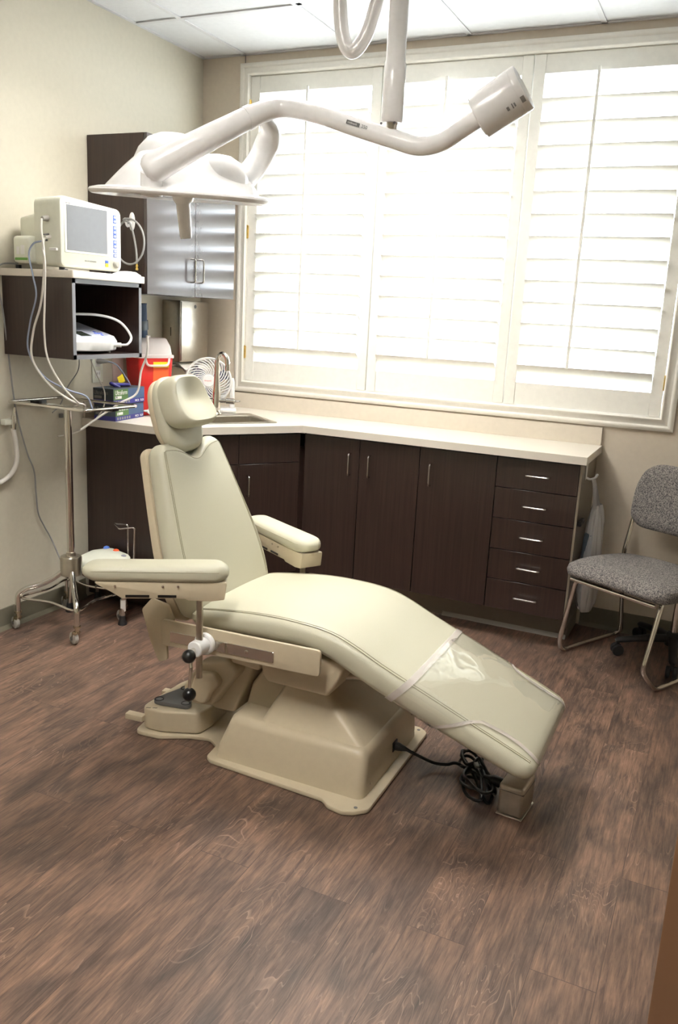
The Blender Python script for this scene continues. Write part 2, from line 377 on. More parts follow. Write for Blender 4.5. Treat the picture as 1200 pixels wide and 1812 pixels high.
bx(bm, 0, .02, RY, 0, H-.002, H+.003); bx(bm, 0, RX, -.02, 0, H-.002, H+.003)
struct('trim_1', bm, M_['grid'])
names = ['ceiling light panel near the window, its corner at the top edge', 'ceiling light panel near the room entrance, away from the window']
for (lx, ly), nm in zip(LIGHTS, names):
    t = thing('ceiling_light', 'recessed white '+nm, 'light', (lx+.305, ly+.61, H-.006), 'ceiling light panels')
    bm = NB(); a, b, c_, d = lx+.012, lx+.598, ly+.012, ly+1.208
    bx(bm, a, a+.025, c_, d, H-.004, H+.10); bx(bm, b-.025, b, c_, d, H-.004, H+.10); bx(bm, a, b, c_, c_+.025, H-.004, H+.10); bx(bm, a, b, d-.025, d, H-.004, H+.10); bx(bm, a, b, c_, d, H+.095, H+.10)
    obj('housing', bm, M_['whitep'], t, smooth=False)
    obj('diffuser', bx(NB(), a+.025, b-.025, c_+.025, d-.025, H+.080, H+.084), M_['light'], t, smooth=False)
    bm = NB()
    for k in (1, 2): x = a+(b-a)*k/3; bx(bm, x-.0015, x+.0015, c_+.025, d-.025, H+.002, H+.070)
    for k in range(1, 6): y = c_+(d-c_)*k/6; bx(bm, a+.025, b-.025, y-.0015, y+.0015, H+.002, H+.070)
    obj('louver_grid', bm, M_['whitep'], t, smooth=False)
# baseboards
bm = NB(); prism(bm, [(0, 0), (.014, 0), (.010, .010), (.004, .02), (.004, .10), (0, .102)], RY, -1.0, 'y'); struct('baseboard_left', bm, M_['base'])
bm = NB(); prism(bm, [(0, 0), (-.014, 0), (-.010, .010), (-.004, .02), (-.004, .10), (0, .102)], 2.29, RX, 'x'); struct('baseboard_back', bm, M_['base'])
# corner seam line on the back wall beside the window
struct('trim_2', bx(NB(), T0-.0015, T0+.0015, -.002, 0, 2.714, H), M_['edge'])

# ------------------------------------------------------------------ window with casing
win = bpy.data.objects.new('window_1', None); C.objects.link(win); win['kind'] = 'structure'; win.location = ((WX0+WX1)/2, 0, WZ0)
prof = [(0, 0), (0, .012), (.012, .02), (.018, .02), (.026, .014), (.040, .016), (.048, .024), (.056, .026), (.062, .02), (.062, 0)]
def casing(x0, x1, z0, z1):
    bm = NB(); rings = []
    for cx, cz, sx, sz in ((x0, z0, 1, 1), (x1, z0, -1, 1), (x1, z1, -1, -1), (x0, z1, 1, -1)):
        rings.append([(cx+sx*p[0], -p[1], cz+sz*p[0]) for p in prof])
    R = [[bm.verts.new(p) for p in r] for r in rings]; n = len(prof)
    for i in range(4):
        A, B = R[i], R[(i+1) % 4]
        for k in range(n): bm.faces.new((A[k], A[(k+1) % n], B[(k+1) % n], B[k]))
    return bm
obj('casing', casing(.241, 2.604, 1.003, 2.714), M_['trim'], win)
bm = NB()
bx(bm, WX0, WX0+.005, 0, .145, WZ0, WZ1); bx(bm, WX1-.005, WX1, 0, .145, WZ0, WZ1); bx(bm, WX0, WX1, 0, .145, WZ0, WZ0+.004); bx(bm, WX0, WX1, 0, .145, WZ1-.005, WZ1)
obj('jamb', bm, M_['trim'], win, smooth=False)
bm = NB(); y0, y1 = .105, .14
for x in (WX0+.005, .345, 1.045, 1.09, 1.80, 2.48):
    bx(bm, x, x+.035, y0, y1, WZ0, WZ1)
bx(bm, WX0, WX1, y0, y1, WZ0+.004, WZ0+.05); bx(bm, WX0, WX1, y0, y1, WZ1-.05, WZ1-.005)
obj('sash_frame', bm, M_['outwhite'], win, smooth=False)
obj('pane', bx(NB(), WX0+.005, WX1-.005, .121, .124, WZ0, WZ1), M_['glass'], win, smooth=False)

# plantation shutters: three hinged panels
def shutter(x0, x1, label, hinge_side, rod_x):
    t = thing('window_shutter', label, 'shutter', ((x0+x1)/2, .01, WZ0+.004), 'plantation shutters in the window')
    z0, z1 = WZ0+.006, WZ1-.007; y0, y1 = -.006, .022; zb, zt = 1.176, 2.567; sw = .052
    bm = NB()
    for a, b in ((x0, x0+sw), (x1-sw, x1)): bx(bm, a, b, y0, y1, z0, z1, .002, 1)
    obj('stile', bm, M_['white'], t)
    obj('rail', bx(NB(), x0+sw, x1-sw, y0+.003, y1-.002, z0, zb, .0015, 1), M_['white'], t)
    obj('rail', bx(NB(), x0+sw, x1-sw, y0+.003, y1-.002, zt, z1, .0015, 1), M_['white'], t)
    ang = math.radians(37); half = .056; yc = .010
    L0, L1 = x0+sw+.002, x1-sw-.002
    for i in range(13):
        ze = 1.263+.0995*i                    # room-side edge height
        zc = ze-half*math.sin(ang)*.98
        P = []
        for k in range(16):
            a = 2*PI*k/16; P.append((half*math.cos(a), .0055*math.sin(a)))
        ring = []
        pts = [(yc+p[0]*math.cos(ang)+p[1]*math.sin(ang), zc-p[0]*math.sin(ang)+p[1]*math.cos(ang)) for p in P]
        bm = prism(NB(), pts, L0, L1, 'x')
        lv = obj('louver', bm, M_['white'], t)
    yr = yc-half*math.cos(ang)-.006
    bm = bx(NB(), rod_x-.0065, rod_x+.0065, yr-.010, yr+.002, 1.263-.004, 2.46+.115, .002, 1)
    obj('tilt_rod', bm, M_['white'], t)
    if hinge_side:
        hx = x0-.003 if hinge_side < 0 else x1+.003
        for hz in (2.50, 1.87, 1.225):
            bm = cyl(NB(), (hx, -.012, hz-.035), (hx, -.012, hz+.035), .0045, 10); bx(bm, hx-.006, hx+.006, -.010, -.006, hz-.033, hz+.033)
            obj('hinge', bm, M_['brass'], t)
shutter(.308, 1.052, 'white louvered shutter panel on the left, behind the surgical lamp arm', -1, .66)
shutter(1.056, 1.798, 'white louvered shutter panel in the middle, between the other two', 0, 1.40)
shutter(1.802, 2.538, 'white louvered shutter panel on the right, above the drawer end of the counter', 1, 2.10)

# outside: pavement, far row of wall and car shapes seen between the louvers
struct('ground_outside', bx(NB(), -30, 30, .3, 60, -.5, -.3), M_['conc'])

# ------------------------------------------------------------------ cabinets
YF = -.42
def handle_v(x, y, z0, z1, parent, n=(0, -1, 0), name='handle'):
    n = Vector(n)*.028; a = Vector((x, y, z0)); b = Vector((x, y, z1))
    obj(name, tube(NB(), fillet([a, a+n, b+n, b], .012, 4), .0045, 8), M_['nickel'], parent)
def handle_h(x0, x1, y, z, parent):
    a = Vector((x0, y, z)); b = Vector((x1, y, z)); n = Vector((0, -.028, 0))
    obj('handle', tube(NB(), fillet([a, a+n, b+n, b], .012, 4), .0045, 8), M_['nickel'], parent)
ZB, ZT = .147, .868
def front(parent, name, x0, x1, z0, z1):
    return obj(name, bx(NB(), x0+.0015, x1-.0015, YF-.0, YF+.019, z0+.0015, z1-.0015, .0012, 1), M_['esp'], parent)
# double-door unit
def body(t, x0, x1):
    obj('body', bx(NB(), x0+.001, x1-.001, YF+.02, -.004, ZB, ZT+.004), M_['esp'], t, smooth=False)
t = thing('base_cabinet', 'dark brown base cabinet with two tall doors, right of the sink corner', 'cabinet', (1.225, -.2, 0), 'dark base cabinets under the worktop')
body(t, .905, 1.530); obj('toe_kick', bx(NB(), .80, 1.530, -.245, -.235, 0, ZB), M_['toe'], t, smooth=False)
d = front(t, 'door', .920, 1.219, ZB, ZT); handle_v(1.172, YF, .690, .796, d)
d = front(t, 'door', 1.219, 1.530, ZB, ZT); handle_v(1.277, YF, .690, .796, d)
t = thing('base_cabinet', 'dark brown base cabinet with one wide door, beside the drawer stack', 'cabinet', (1.716, -.2, 0), 'dark base cabinets under the worktop')
body(t, 1.530, 1.902); obj('toe_kick', bx(NB(), 1.530, 1.902, -.245, -.235, 0, ZB), M_['toe'], t, smooth=False)
d = front(t, 'door', 1.530, 1.902, ZB, ZT); handle_v(1.590, YF, .690, .794, d)
t = thing('base_cabinet', 'dark brown base cabinet with five drawers at the right end of the counter', 'cabinet', (2.09, -.2, 0), 'dark base cabinets under the worktop')
body(t, 1.902, 2.272)
bm = bx(NB(), 1.902, 2.268, -.245, -.235, 0, ZB); prism(bm, [(-.245, 0), (-.258, 0), (-.250, .012), (-.246, .02)], 1.65, 2.268, 'x'); obj('toe_kick', bm, M_['toe'], t, smooth=False)
obj('end_panel', bx(NB(), 2.272, 2.282, YF+.001, -.004, 0.10, ZT+.004), M_['endp'], t, smooth=False)
obj('end_kick', bx(NB(), 2.262, 2.274, -.24, -.004, 0, .10), M_['toe'], t, smooth=False)
zs = [ZT, .727, .583, .436, .291, ZB]
for i in range(5):
    d = front(t, 'drawer', 1.902, 2.272, zs[i+1], zs[i]); zc = (zs[i]+zs[i+1])/2
    handle_h(2.040, 2.146, YF, zc+.0, d)
# corner sink cabinet with the diagonal front
A = Vector((.50, -.975)); B = Vector((.905, -.42)); dg_ = (B-A).normalized(); nn = Vector((-dg_.y, dg_.x))  # nn points into the corner
t = thing('corner_sink_cabinet', 'dark brown corner sink cabinet with an angled two door front', 'cabinet', (.35, -.45, 0))
bm = prism(NB(), [(.003, -.955), (.472, -.955), (.489, -.935), (.903, -.395), (.903, -.004), (.003, -.004)], ZB-.05, .80, 'z'); obj('body', bm, M_['esp'], t, smooth=False)
obj('end_panel', bx(NB(), .002, .480, -.975, -.956, .02, .872), M_['esp'], t, smooth=False)
L = (B-A).length
def dfront(name, s0, s1, z0, z1):
    c = A+dg_*(s0+s1)/2+nn*.010
    return obj(name, box(NB(), (c.x, c.y, (z0+z1)/2), (s1-s0-.003, .018, z1-z0-.003), .0012, 1, math.atan2(dg_.y, dg_.x)), M_['esp'], t)
for s0, s1, hs in ((.01, L/2, -1), (L/2, L-.012, 1)):
    dfront('false_drawer', s0, s1, .722, ZT)
    d = dfront('door', s0, s1, ZB, .722)
    hp = A+dg_*(L/2+hs*.045); handle_v(hp.x, hp.y, .565, .665, d, (-nn.x, -nn.y, 0))
kp = [A+nn*.14+dg_*.05, B+nn*.14-dg_*.02]
bm = prism(NB(), [(.02, -.93), (.42, -.93), tuple(B+nn*.16), tuple(B+nn*.18), (.02, -.8)], 0, .10, 'z'); obj('toe_kick', bm, M_['toe'], t, smooth=False)
# sink hole helper frame
SC = (A+B)/2; sa = math.atan2(dg_.y, dg_.x)
def sp(u, v, z): p = SC+dg_*u+nn*v; return Vector((p.x, p.y, z))
# worktop (with a cut-out under the sink) : one piece
bm = NB(); out = [(0.001, -1.0), (.50, -1.0), (.917, -.45), (2.30, -.45), (2.30, -.001), (.001, -.001)]
hole = [sp(u, v, 0).xy for u, v in ((-.23, .115), (.23, .115), (.23, .385), (-.23, .385))]
from mathutils.geometry import tessellate_polygon
vv = [Vector((*p, 0)) for p in out]; hv = [Vector((*p, 0)) for p in hole]
tri = tessellate_polygon([vv, hv]); allp = vv+hv
top = [bm.verts.new((p.x, p.y, .91)) for p in allp]; bot = [bm.verts.new((p.x, p.y, .875)) for p in allp]
for a, b, c_ in tri: bm.faces.new((top[a], top[b], top[c_])); bm.faces.new((bot[c_], bot[b], bot[a]))
for lo, n in ((0, 6), (6, 4)):
    for i in range(n):
        j = (i+1) % n; bm.faces.new((top[lo+i], top[lo+j], bot[lo+j], bot[lo+i]))
solo('worktop', bm, M_['counter'], 'cream laminate worktop running under the window and round the sink corner', 'countertop', (1.2, -.3, .875), smooth=False)
bm = NB(); bx(bm, .012, 2.293, -.018, -.001, .9105, .995); bx(bm, .001, .012, -.99, -.001, .9105, .995)
solo('backsplash', bm, M_['splash'], 'low cream backsplash strip behind the worktop', 'backsplash', (1.2, -.01, .9105), smooth=False)
# sink
t = thing('sink', 'stainless steel drop-in sink set in the corner of the worktop', 'sink', sp(0, .26, .91))
bm = NB()
def rrect(hu, hv, cu, cv, z, r, n=5):
    P = rpoly([(cu-hu, cv-hv), (cu+hu, cv-hv), (cu+hu, cv+hv), (cu-hu, cv+hv)], r, n); return [sp(p[0], p[1], z) for p in P]
rings = [rrect(.245, .19, 0, .27, .9102, .03), rrect(.243, .188, 0, .27, .914, .03), rrect(.215, .125, 0, .24, .914, .03), rrect(.210, .120, 0, .24, .909, .03), rrect(.200, .112, 0, .24, .80, .04), rrect(.17, .085, 0, .24, .782, .03)]
loft(bm, rings, cap=False); bm.faces.new([bm.verts.new(p) for p in rrect(.17, .085, 0, .24, .782, .03)])
bmesh.ops.remove_doubles(bm, verts=bm.verts, dist=.0001); obj('basin', bm, M_['steel'], t)
obj('drain', lathe(NB(), [(0, .0), (.02, .0), (.035, .004), (.038, .001), (.0381, -.002)], sp(0, .24, .7835)), M_['chrome'], t)
# faucet
fb = sp(.035, .405, .914)
t = thing('faucet', 'tall chrome gooseneck faucet with two lever arms behind the sink', 'faucet', fb)
obj('body', lathe(NB(), [(.0, 0), (.028, 0), (.028, .006), (.021, .014), (.021, .03), (.021, .12), (.018, .135), (.0135, .22), (.0135, .222), (0, .222)], fb), M_['chrome'], t)
fd = Vector((.95, .10, 0)).normalized()
pts = [fb+Vector((0, 0, .20))]
for k in range(0, 11):
    a = PI*k/10*1.02; pts.append(fb+Vector((0, 0, .268))+fd*(.030-.030*math.cos(a))+Vector((0, 0, .030*math.sin(a)*1.6)))
pts.append(pts[-1]+Vector((0, 0, -.012)))
obj('spout', tube(NB(), pts, [.0125]*(len(pts)-1)+[.012], 14), M_['chrome'], t)
e = pts[-1]; obj('aerator', cyl(NB(), e+Vector((0, 0, .004)), e-Vector((0, 0, .022)), .0135, 16, bev=.002), M_['chrome'], t)
sd = Vector((.92, .38, 0)).normalized()
for s in (-1, 1):
    a = fb+Vector((0, 0, .074)); bm = cyl(NB(), a, a+sd*s*.050, .013, 16); cyl(bm, a+sd*s*.050, a+sd*s*.095, .016, 16, bev=.002); cyl(bm, a+sd*s*.093, a+sd*s*.125+Vector((0, 0, .003)), .007, 10, .004)
    obj('lever_arm', bm, M_['chrome'], t)

# upper cabinet on the left wall
t = thing('wall_cabinet', 'tall dark brown wall cabinet with two sheen doors above the sink corner', 'cabinet', (.17, -.55, 1.505))
obj('body', bx(NB(), .002, .318, -.93, -.19, 1.505, 2.195), M_['esp'], t, smooth=False)
for y0, y1, hy in ((-.93, -.551, -.587), (-.549, -.19, -.515)):
    d = obj('door', bx(NB(), .3185, .337, y0, y1, 1.505, 2.195, .001, 1), M_['esp_g'], t)
    handle_v(.337, hy, 1.575, 1.685, d, (1, 0, 0))

# open wall shelf box for the monitor
t = thing('wall_shelf_cabinet', 'dark open-fronted wall shelf box with a cream top, on the left wall', 'shelf', (.19, -1.24, 1.225))
bm = NB(); X1, Y0_, Y1_, Z0_, Z1_ = .378, -1.465, -1.025, 1.225, 1.547
bx(bm, .002, X1-.002, Y0_, Y0_+.018, Z0_, Z1_); bx(bm, .002, X1-.002, Y1_-.018, Y1_, Z0_, Z1_); bx(bm, .002, X1-.002, Y0_+.018, Y1_-.018, Z0_, Z0_+.018); bx(bm, .002, X1-.002, Y0_+.018, Y1_-.018, Z1_-.018, Z1_); bx(bm, .002, .012, Y0_+.018, Y1_-.018, Z0_, Z1_)
obj('box', bm, M_['esp'], t, smooth=False)
bm = NB(); bx(bm, X1-.002, X1, Y0_, Y0_+.018, Z0_, Z1_); bx(bm, X1-.002, X1, Y1_-.018, Y1_, Z0_, Z1_); bx(bm, X1-.002, X1, Y0_, Y1_, Z0_, Z0_+.018); bx(bm, X1-.002, X1, Y0_, Y1_, Z1_-.018, Z1_)
obj('edge_reflection', bm, M_['edge'], t, smooth=False)  # board edges coloured grey for the window reflecting in them
obj('top_board', prism(NB(), rpoly([(.002, -1.475), (.392, -1.475), (.392, -1.015), (.002, -1.015)], [0, .008, .012, 0]), 1.5475, 1.577, 'z', .002, 2), M_['counter'], t)

# ------------------------------------------------------------------ treatment chair
CY = -1.78
ch = thing('treatment_chair', 'cream vinyl treatment chair reclined on a tan pedestal base, in the room centre', 'chair', (1.72, CY, 0))
# --- base plate
P = [(1.975, -2.085), (2.01, -2.05), (2.005, -1.50), (1.97, -1.475), (1.45, -1.475), (1.415, -1.52), (1.375, -1.58), (1.20, -1.60), (1.10, -1.68), (1.085, -1.90), (1.105, -2.01), (1.20, -1.998), (1.29, -1.945), (1.36, -1.925), (1.405, -1.955), (1.415, -2.03), (1.44, -2.045), (1.86, -2.065), (1.89, -2.09), (1.94, -2.1)]
obj('base_plate', prism(NB(), rpoly([(x, y) for x, y in P], .03, 4), .001, .016, 'z', .004, 2), M_['tan'], ch)
for p in ((1.972, -2.062), (1.972, -1.50)):
    obj('bolt_hole', cyl(NB(), (*p, .015), (*p, .0168), .006, 14), M_['dgrey'], ch)
# --- pedestal cover: lower skirt and upper frustum as one shell
def rect_ring(x0, x1, y0, y1, z, r, n=6, zf=None):
    P = rpoly([(x0, y0), (x1, y0), (x1, y1), (x0, y1)], r, n)
    return [Vector((p[0], p[1], z if zf is None else zf(p))) for p in P]
bm = NB()
loft(bm, [rect_ring(1.440, 1.975, -2.022, -1.530, .016, .03), rect_ring(1.447, 1.975, -2.018, -1.534, .06, .032), rect_ring(1.478, 1.972, -2.006, -1.546, .142, .035), rect_ring(1.484, 1.967, -2.000, -1.552, .158, .035),
          rect_ring(1.496, 1.955, -1.988, -1.564, .168, .035)])
obj('pedestal_skirt', bm, M_['tan'], ch)
bm = NB()
loft(bm, [rect_ring(1.585, 1.960, -1.985, -1.57, .160, .03), rect_ring(1.590, 1.950, -1.978, -1.577, .172, .03), rect_ring(1.640, 1.805, -1.93, -1.63, .284, .03), rect_ring(1.648, 1.795, -1.922, -1.64, .296, .03), rect_ring(1.66, 1.780, -1.91, -1.65, .300, .03)])
obj('pedestal_top', bm, M_['tan'], ch)
# power socket on the end face
so = obj('power_socket', bx(NB(), 1.970, 1.978, -1.775, -1.735, .060, .094, .003, 2), M_['black'], ch)
for p in ((-1.96, .045), (-1.57, .045), (-1.57, .12)):
    obj('screw', cyl(NB(), (1.970, p[0], p[1]), (1.9765, p[0], p[1]), .004, 10), M_['nickel'], ch)
# --- foot control housing at the head end
fc = [(1.112, -1.990), (1.20, -1.978), (1.318, -1.928), (1.325, -1.86), (1.30, -1.64), (1.20, -1.61), (1.115, -1.73)]
fc = rpoly(fc, [.05, .05, .03, .04, .04, .05, .12], 5)
bm = prism(NB(), fc, .018, .098, 'z', .008, 3)
fh = obj('foot_control_housing', bm, M_['tan'], ch)
tp = rpoly([(1.125, -1.955), (1.285, -1.925), (1.175, -1.775)], .026, 5)
kp_ = obj('foot_switch_pad', prism(NB(), tp, .098, .114, 'z', .004, 2), M_['dgrey'], fh)
for p in ((1.152, -1.932), (1.250, -1.912), (1.180, -1.815)):
    obj('switch_ring', lathe(NB(), [(.012, .0), (.013, .001), (.016, .001), (.017, .0)], (*p, .1142)), M_['black'], kp_)
for p, a in (((1.135, -1.985), .6), ((1.155, -1.975), .6), ((1.19, -1.735), .5), ((1.165, -1.755), .5), ((1.235, -1.785), .2)):
    text('~', fh, .03, (p[0], p[1], .0985), (math.cos(a), math.sin(a), 0), (-math.sin(a), math.cos(a), 0), M_['black'], 'position_mark')
for y, l in ((-1.99, .05), (-1.78, .06)):
    obj('foot_lever', box(NB(), (1.095, y, .058), (.07, .030, .022), .004, 2, .1), M_['tan'], ch)
# --- lift arms between pedestal and seat (slanted boxes) and seat tub
def slab(name, pts, y0, y1, m='tan2', bev=.012, r=.02):
    return obj(name, prism(NB(), rpoly(pts, r, 4), y0, y1, 'y', bev, 3), M_[m], ch)
slab('lift_arm', [(1.26, .19), (1.33, .30), (1.44, .33), (1.49, .30), (1.44, .24), (1.38, .15), (1.30, .14)], -1.95, -1.88, r=.03)
slab('lift_arm', [(1.30, .15), (1.36, .30), (1.47, .40), (1.54, .38), (1.50, .27), (1.44, .12), (1.36, .115)], -1.90, -1.66, r=.02)
slab('lift_housing', [(1.47, .12), (1.50, .24), (1.56, .33), (1.74, .35), (1.74, .25), (1.62, .13)], -1.89, -1.67, r=.02)
slab('seat_tub', [(1.425, .42), (1.435, .378), (1.475, .372), (1.50, .44)], -1.995, -1.575, r=.010, bev=.008)
slab('seat_tub', [(1.472, .42), (1.485, .352), (1.588, .345), (1.60, .43)], -2.000, -1.575, r=.012, bev=.008)
slab('seat_tub', [(1.592, .42), (1.605, .345), (1.625, .322), (1.835, .322), (1.865, .37), (1.90, .45)], -2.010, -1.565, r=.016, bev=.012)
slab('lift_arm_boss', [(1.30, .17), (1.33, .27), (1.40, .285), (1.43, .25), (1.39, .21), (1.37, .16)], -1.975, -1.945, r=.03, bev=.008)
obj('slide_rail', tube(NB(), [(1.85, -1.90, .352), (1.995, -1.90, .385)], .012, 12), M_['steel'], ch)
slab('leg_support', [(1.84, .42), (1.83, .375), (1.98, .33), (2.10, .29), (2.14, .29), (2.10, .33), (1.95, .42)], -1.88, -1.68, m='tan', r=.01)
# side rails
for s in (-1, 1):
    y = CY+s*.285
    pp = rpoly([(1.262, .391), (1.834, .411), (1.834, .494), (1.262, .478)], .015, 4)
    ra = obj('side_rail', prism(NB(), pp, y-.006, y+.006, 'y', .002, 2), M_['tan'], ch)
    st = rpoly([(1.30, .409), (1.680, .422), (1.680, .457), (1.30, .445)], .004, 3)
    sr = obj('steel_strip', prism(NB(), st, y+s*.006, y+s*.010, 'y', .001, 1), M_['chrome'], ra)
    obj('screw', lathe(NB(), [(0, .002), (.004, .0025), (.007, .001), (.007, 0)], (1.586, y+s*.010, .438), (0, s, 0), 16), M_['chrome'], ra)
    # hinge plate at the back
    hp_ = rpoly([(1.165, .485), (1.205, .53), (1.27, .52), (1.30, .46), (1.262, .45), (1.268, .33), (1.235, .312), (1.20, .38)], .015, 4)
    obj('hinge_plate', prism(NB(), hp_, y-s*.03, y-s*.02, 'y', .002, 2), M_['tan'], ch)
# --- seat and leg cushion: one continuous loft along the side profile
def rr_param(hw, ht, r, u):
    """u in [-1,1] around the section from bottom centre (-1/1) over top centre (0): returns (across, height, nx, nz)"""
    r = min(r, hw*.98, ht*.98)
    s1 = hw-r; s2 = PI/2*r; s3 = 2*(ht-r); tot = 2*s1+2*s2+s3
    d = abs(u)*tot; sg = 1 if u >= 0 else -1
    if d < s1: return (sg*d, ht, 0, 1)
    d -= s1
    if d < s2: a = d/r; return (sg*(s1+r*math.sin(a)), ht-r+r*math.cos(a), sg*math.sin(a), math.cos(a))
    d -= s2
    if d < s3: return (sg*hw, ht-r-d, sg, 0)
    d -= s3
    if d < s2: a = d/r; return (sg*(hw-r+r*math.cos(a)), -(ht-r)-r*math.sin(a), sg*math.cos(a), -math.sin(a))
    d -= s2
    return (sg*(s1-d), -ht, 0, -1)
class Pad:
    """cushion: stations (centre, normal, half width, half thickness) resampled; across = axis"""
    def __init__(s, st, across, r=.022, crown=.012, cap=.03, n=70):
        s.across = Vector(across).normalized(); s.r = r; s.crown = crown; s.cap = cap
        k = 8; cs = catmull([a[0] for a in st], k); ns = catmull([a[1] for a in st], k)
        hw = [v.x for v in catmull([(a[2], 0, 0) for a in st], k)]; ht = [v.x for v in catmull([(a[3], 0, 0) for a in st], k)]
        s.C, s.N, s.W, s.T = cs, [v.normalized() for v in ns], hw, ht
        s.L = [0]
        for a, b in zip(cs, cs[1:]): s.L.append(s.L[-1]+(b-a).length)
        s.len = s.L[-1]
    def at(s, d):
        d = min(max(d, 0), s.len)
        for i in range(len(s.L)-1):
            if s.L[i+1] >= d or i == len(s.L)-2: break
        f = (d-s.L[i])/max(s.L[i+1]-s.L[i], 1e-9)
        return s.C[i].lerp(s.C[i+1], f), s.N[i].lerp(s.N[i+1], f).normalized(), s.W[i]*(1-f)+s.W[i+1]*f, s.T[i]*(1-f)+s.T[i+1]*f
    def pt(s, d, u, off=0, shr=(0, 0)):
        c, n, w, t = s.at(d); e = min(d, s.len-d); cw = s.cap
        dw = dt = 0
        if e < cw: q = 1-math.sqrt(max(0, 1-(1-e/cw)**2)); dw = q*cw*s.capw; dt = q*min(t*.85, cw)
        x, z, nx, nz = rr_param(max(w-dw, .005), max(t-dt, .004), s.r, u)
        if nz > 0 and z > 0: z += s.crown*max(0, 1-(x/max(w-dw, .01))**2)*max(0, z/t)
        return c+s.across*(x+nx*off)+n*(z+nz*off)
    capw = 1.0
    def mesh(s, nd=60, nu=64):
        ds = []
        for i in range(9): ds.append(s.cap*(1-math.cos(PI/2*i/8)))
        m = nd; ds += [s.cap+(s.len-2*s.cap)*i/m for i in range(1, m)]
        ds += [s.len-x for x in ds[8::-1]]
        rings = []
        for d in ds:
            rings.append([s.pt(d, -1+2*k/nu) for k in range(nu)])
        return loft(NB(), rings)
    def seam(s, u, d0, d1, n=60, r=.0016):
        bm = NB(); pts = [s.pt(d0+(d1-d0)*i/n, u, .0002) for i in range(n+1)]
        return tube(bm, pts, r, 6)
tops = [(1.335, .505), (1.45, .525), (1.60, .543), (1.75, .545), (1.84, .536), (1.92, .512), (2.02, .468), (2.16, .410), (2.30, .350), (2.42, .299), (2.488, .266)]
bots = [(1.350, .462), (1.46, .466), (1.60, .470), (1.72, .472), (1.80, .466), (1.86, .448), (1.955, .405), (2.105, .347), (2.255, .292), (2.385, .246), (2.462, .222)]
st = []
for (a, b), (c_, d) in zip(tops, bots):
    T = Vector((a, 0, b)); Bq = Vector((c_, 0, d)); n = T-Bq
    st.append((Vector(((a+c_)/2, CY, (b+d)/2)), n.normalized(), .262, n.length/2))
seat = Pad(st, (0, 1, 0), r=.030, crown=.012, cap=.045)
seat.capw = .9
so_ = obj('seat_cushion', seat.mesh(), M_['vinyl'], ch)
for u in (-.405, .405, -.418, .418):
    obj('stitching', seat.seam(u, .03, seat.len-.03, r=.0014), M_['stitch'], so_)
bm = NB()
# --- clear cover over the leg end
d0 = .735; d1 = seat.len+.0
def cov_lim(f):   # half-extent in u of the film as a function of the way along
    if f < .22: return .72
    g = (f-.22)/.78
    return .72-.345*min(1, g/.42)**.8 if g < .42 else .375-.035*math.sin(PI*(g-.42)/.58)+.03*((g-.42)/.58)
rows = []; nd, nu = 44, 40
for i in range(nd+1):
    f = i/nd; d = d0+(d1-d0)*f; lim = cov_lim(f)
    row = []
    for k in range(nu+1):
        u = -lim+2*lim*k/nu
        puff = (.010+.0022*math.sin(13*u+5*f)*math.sin(17*f+1))*max(0, 1-(u/.38)**2)*math.sin(PI*min(1, f/.9))**.7 if f < .9 else 0
        row.append(seat.pt(min(d, seat.len-.0005), u, .004+puff))
    rows.append(row)
bm = NB(); V = [[bm.verts.new(p) for p in r] for r in rows]
for a, b in zip(V, V[1:]):
    for k in range(nu): bm.faces.new((a[k], a[k+1], b[k+1], b[k]))
cv = obj('clear_cover', bm, M_['clear'], ch, label='clear plastic sheet over the foot end')
if sum(p.normal.z for p in cv.data.polygons) < 0: cv.data.flip_normals()
bm = NB()
for r0, r1 in ((0, 2),):
    pass
hem = [seat.pt(d0+.006, -.72+1.44*k/60, .005) for k in range(61)]
def ribbon(bm, pts, nrm_off, width_dir, w):
    pass
rows2 = [[seat.pt(d0+dd, -.72+1.44*k/60, .0052) for k in range(61)] for dd in (0, .022)]
V = [[bm.verts.new(p) for p in r] for r in rows2]
for k in range(60): bm.faces.new((V[0][k], V[0][k+1], V[1][k+1], V[1][k]))
obj('hem', bm, M_['hem'], cv)
for sg in (-1, 1):
    bm = NB(); R0, R1 = [], []
    for i in range(9, nd+1):
        f = i/nd; d = min(d0+(d1-d0)*f, seat.len-.0005); lim = cov_lim(f)
        R0.append(bm.verts.new(seat.pt(d, sg*lim, .0052))); R1.append(bm.verts.new(seat.pt(d, sg*(lim-.03), .0052)))
    for k in range(len(R0)-1): bm.faces.new((R0[k], R0[k+1], R1[k+1], R1[k]))
    obj('hem', bm, M_['hem'], cv)
# --- backrest
lean = Vector((-.352, 0, .936)).normalized(); bn = Vector((lean.z, 0, -lean.x)); b0 = Vector((1.376, CY, .478))
def bk(s_, half, th, dn=0): return (b0+lean*s_-bn*(th/2+dn), bn, half, th/2)
hws = [(0, .225), (.03, .243), (.09, .256), (.16, .258), (.24, .250), (.34, .228), (.44, .204), (.53, .182), (.585, .168)]
back = Pad([bk(s_, h, .074) for s_, h in hws], (0, 1, 0), r=.028, crown=.006, cap=.04); back.capw = .75
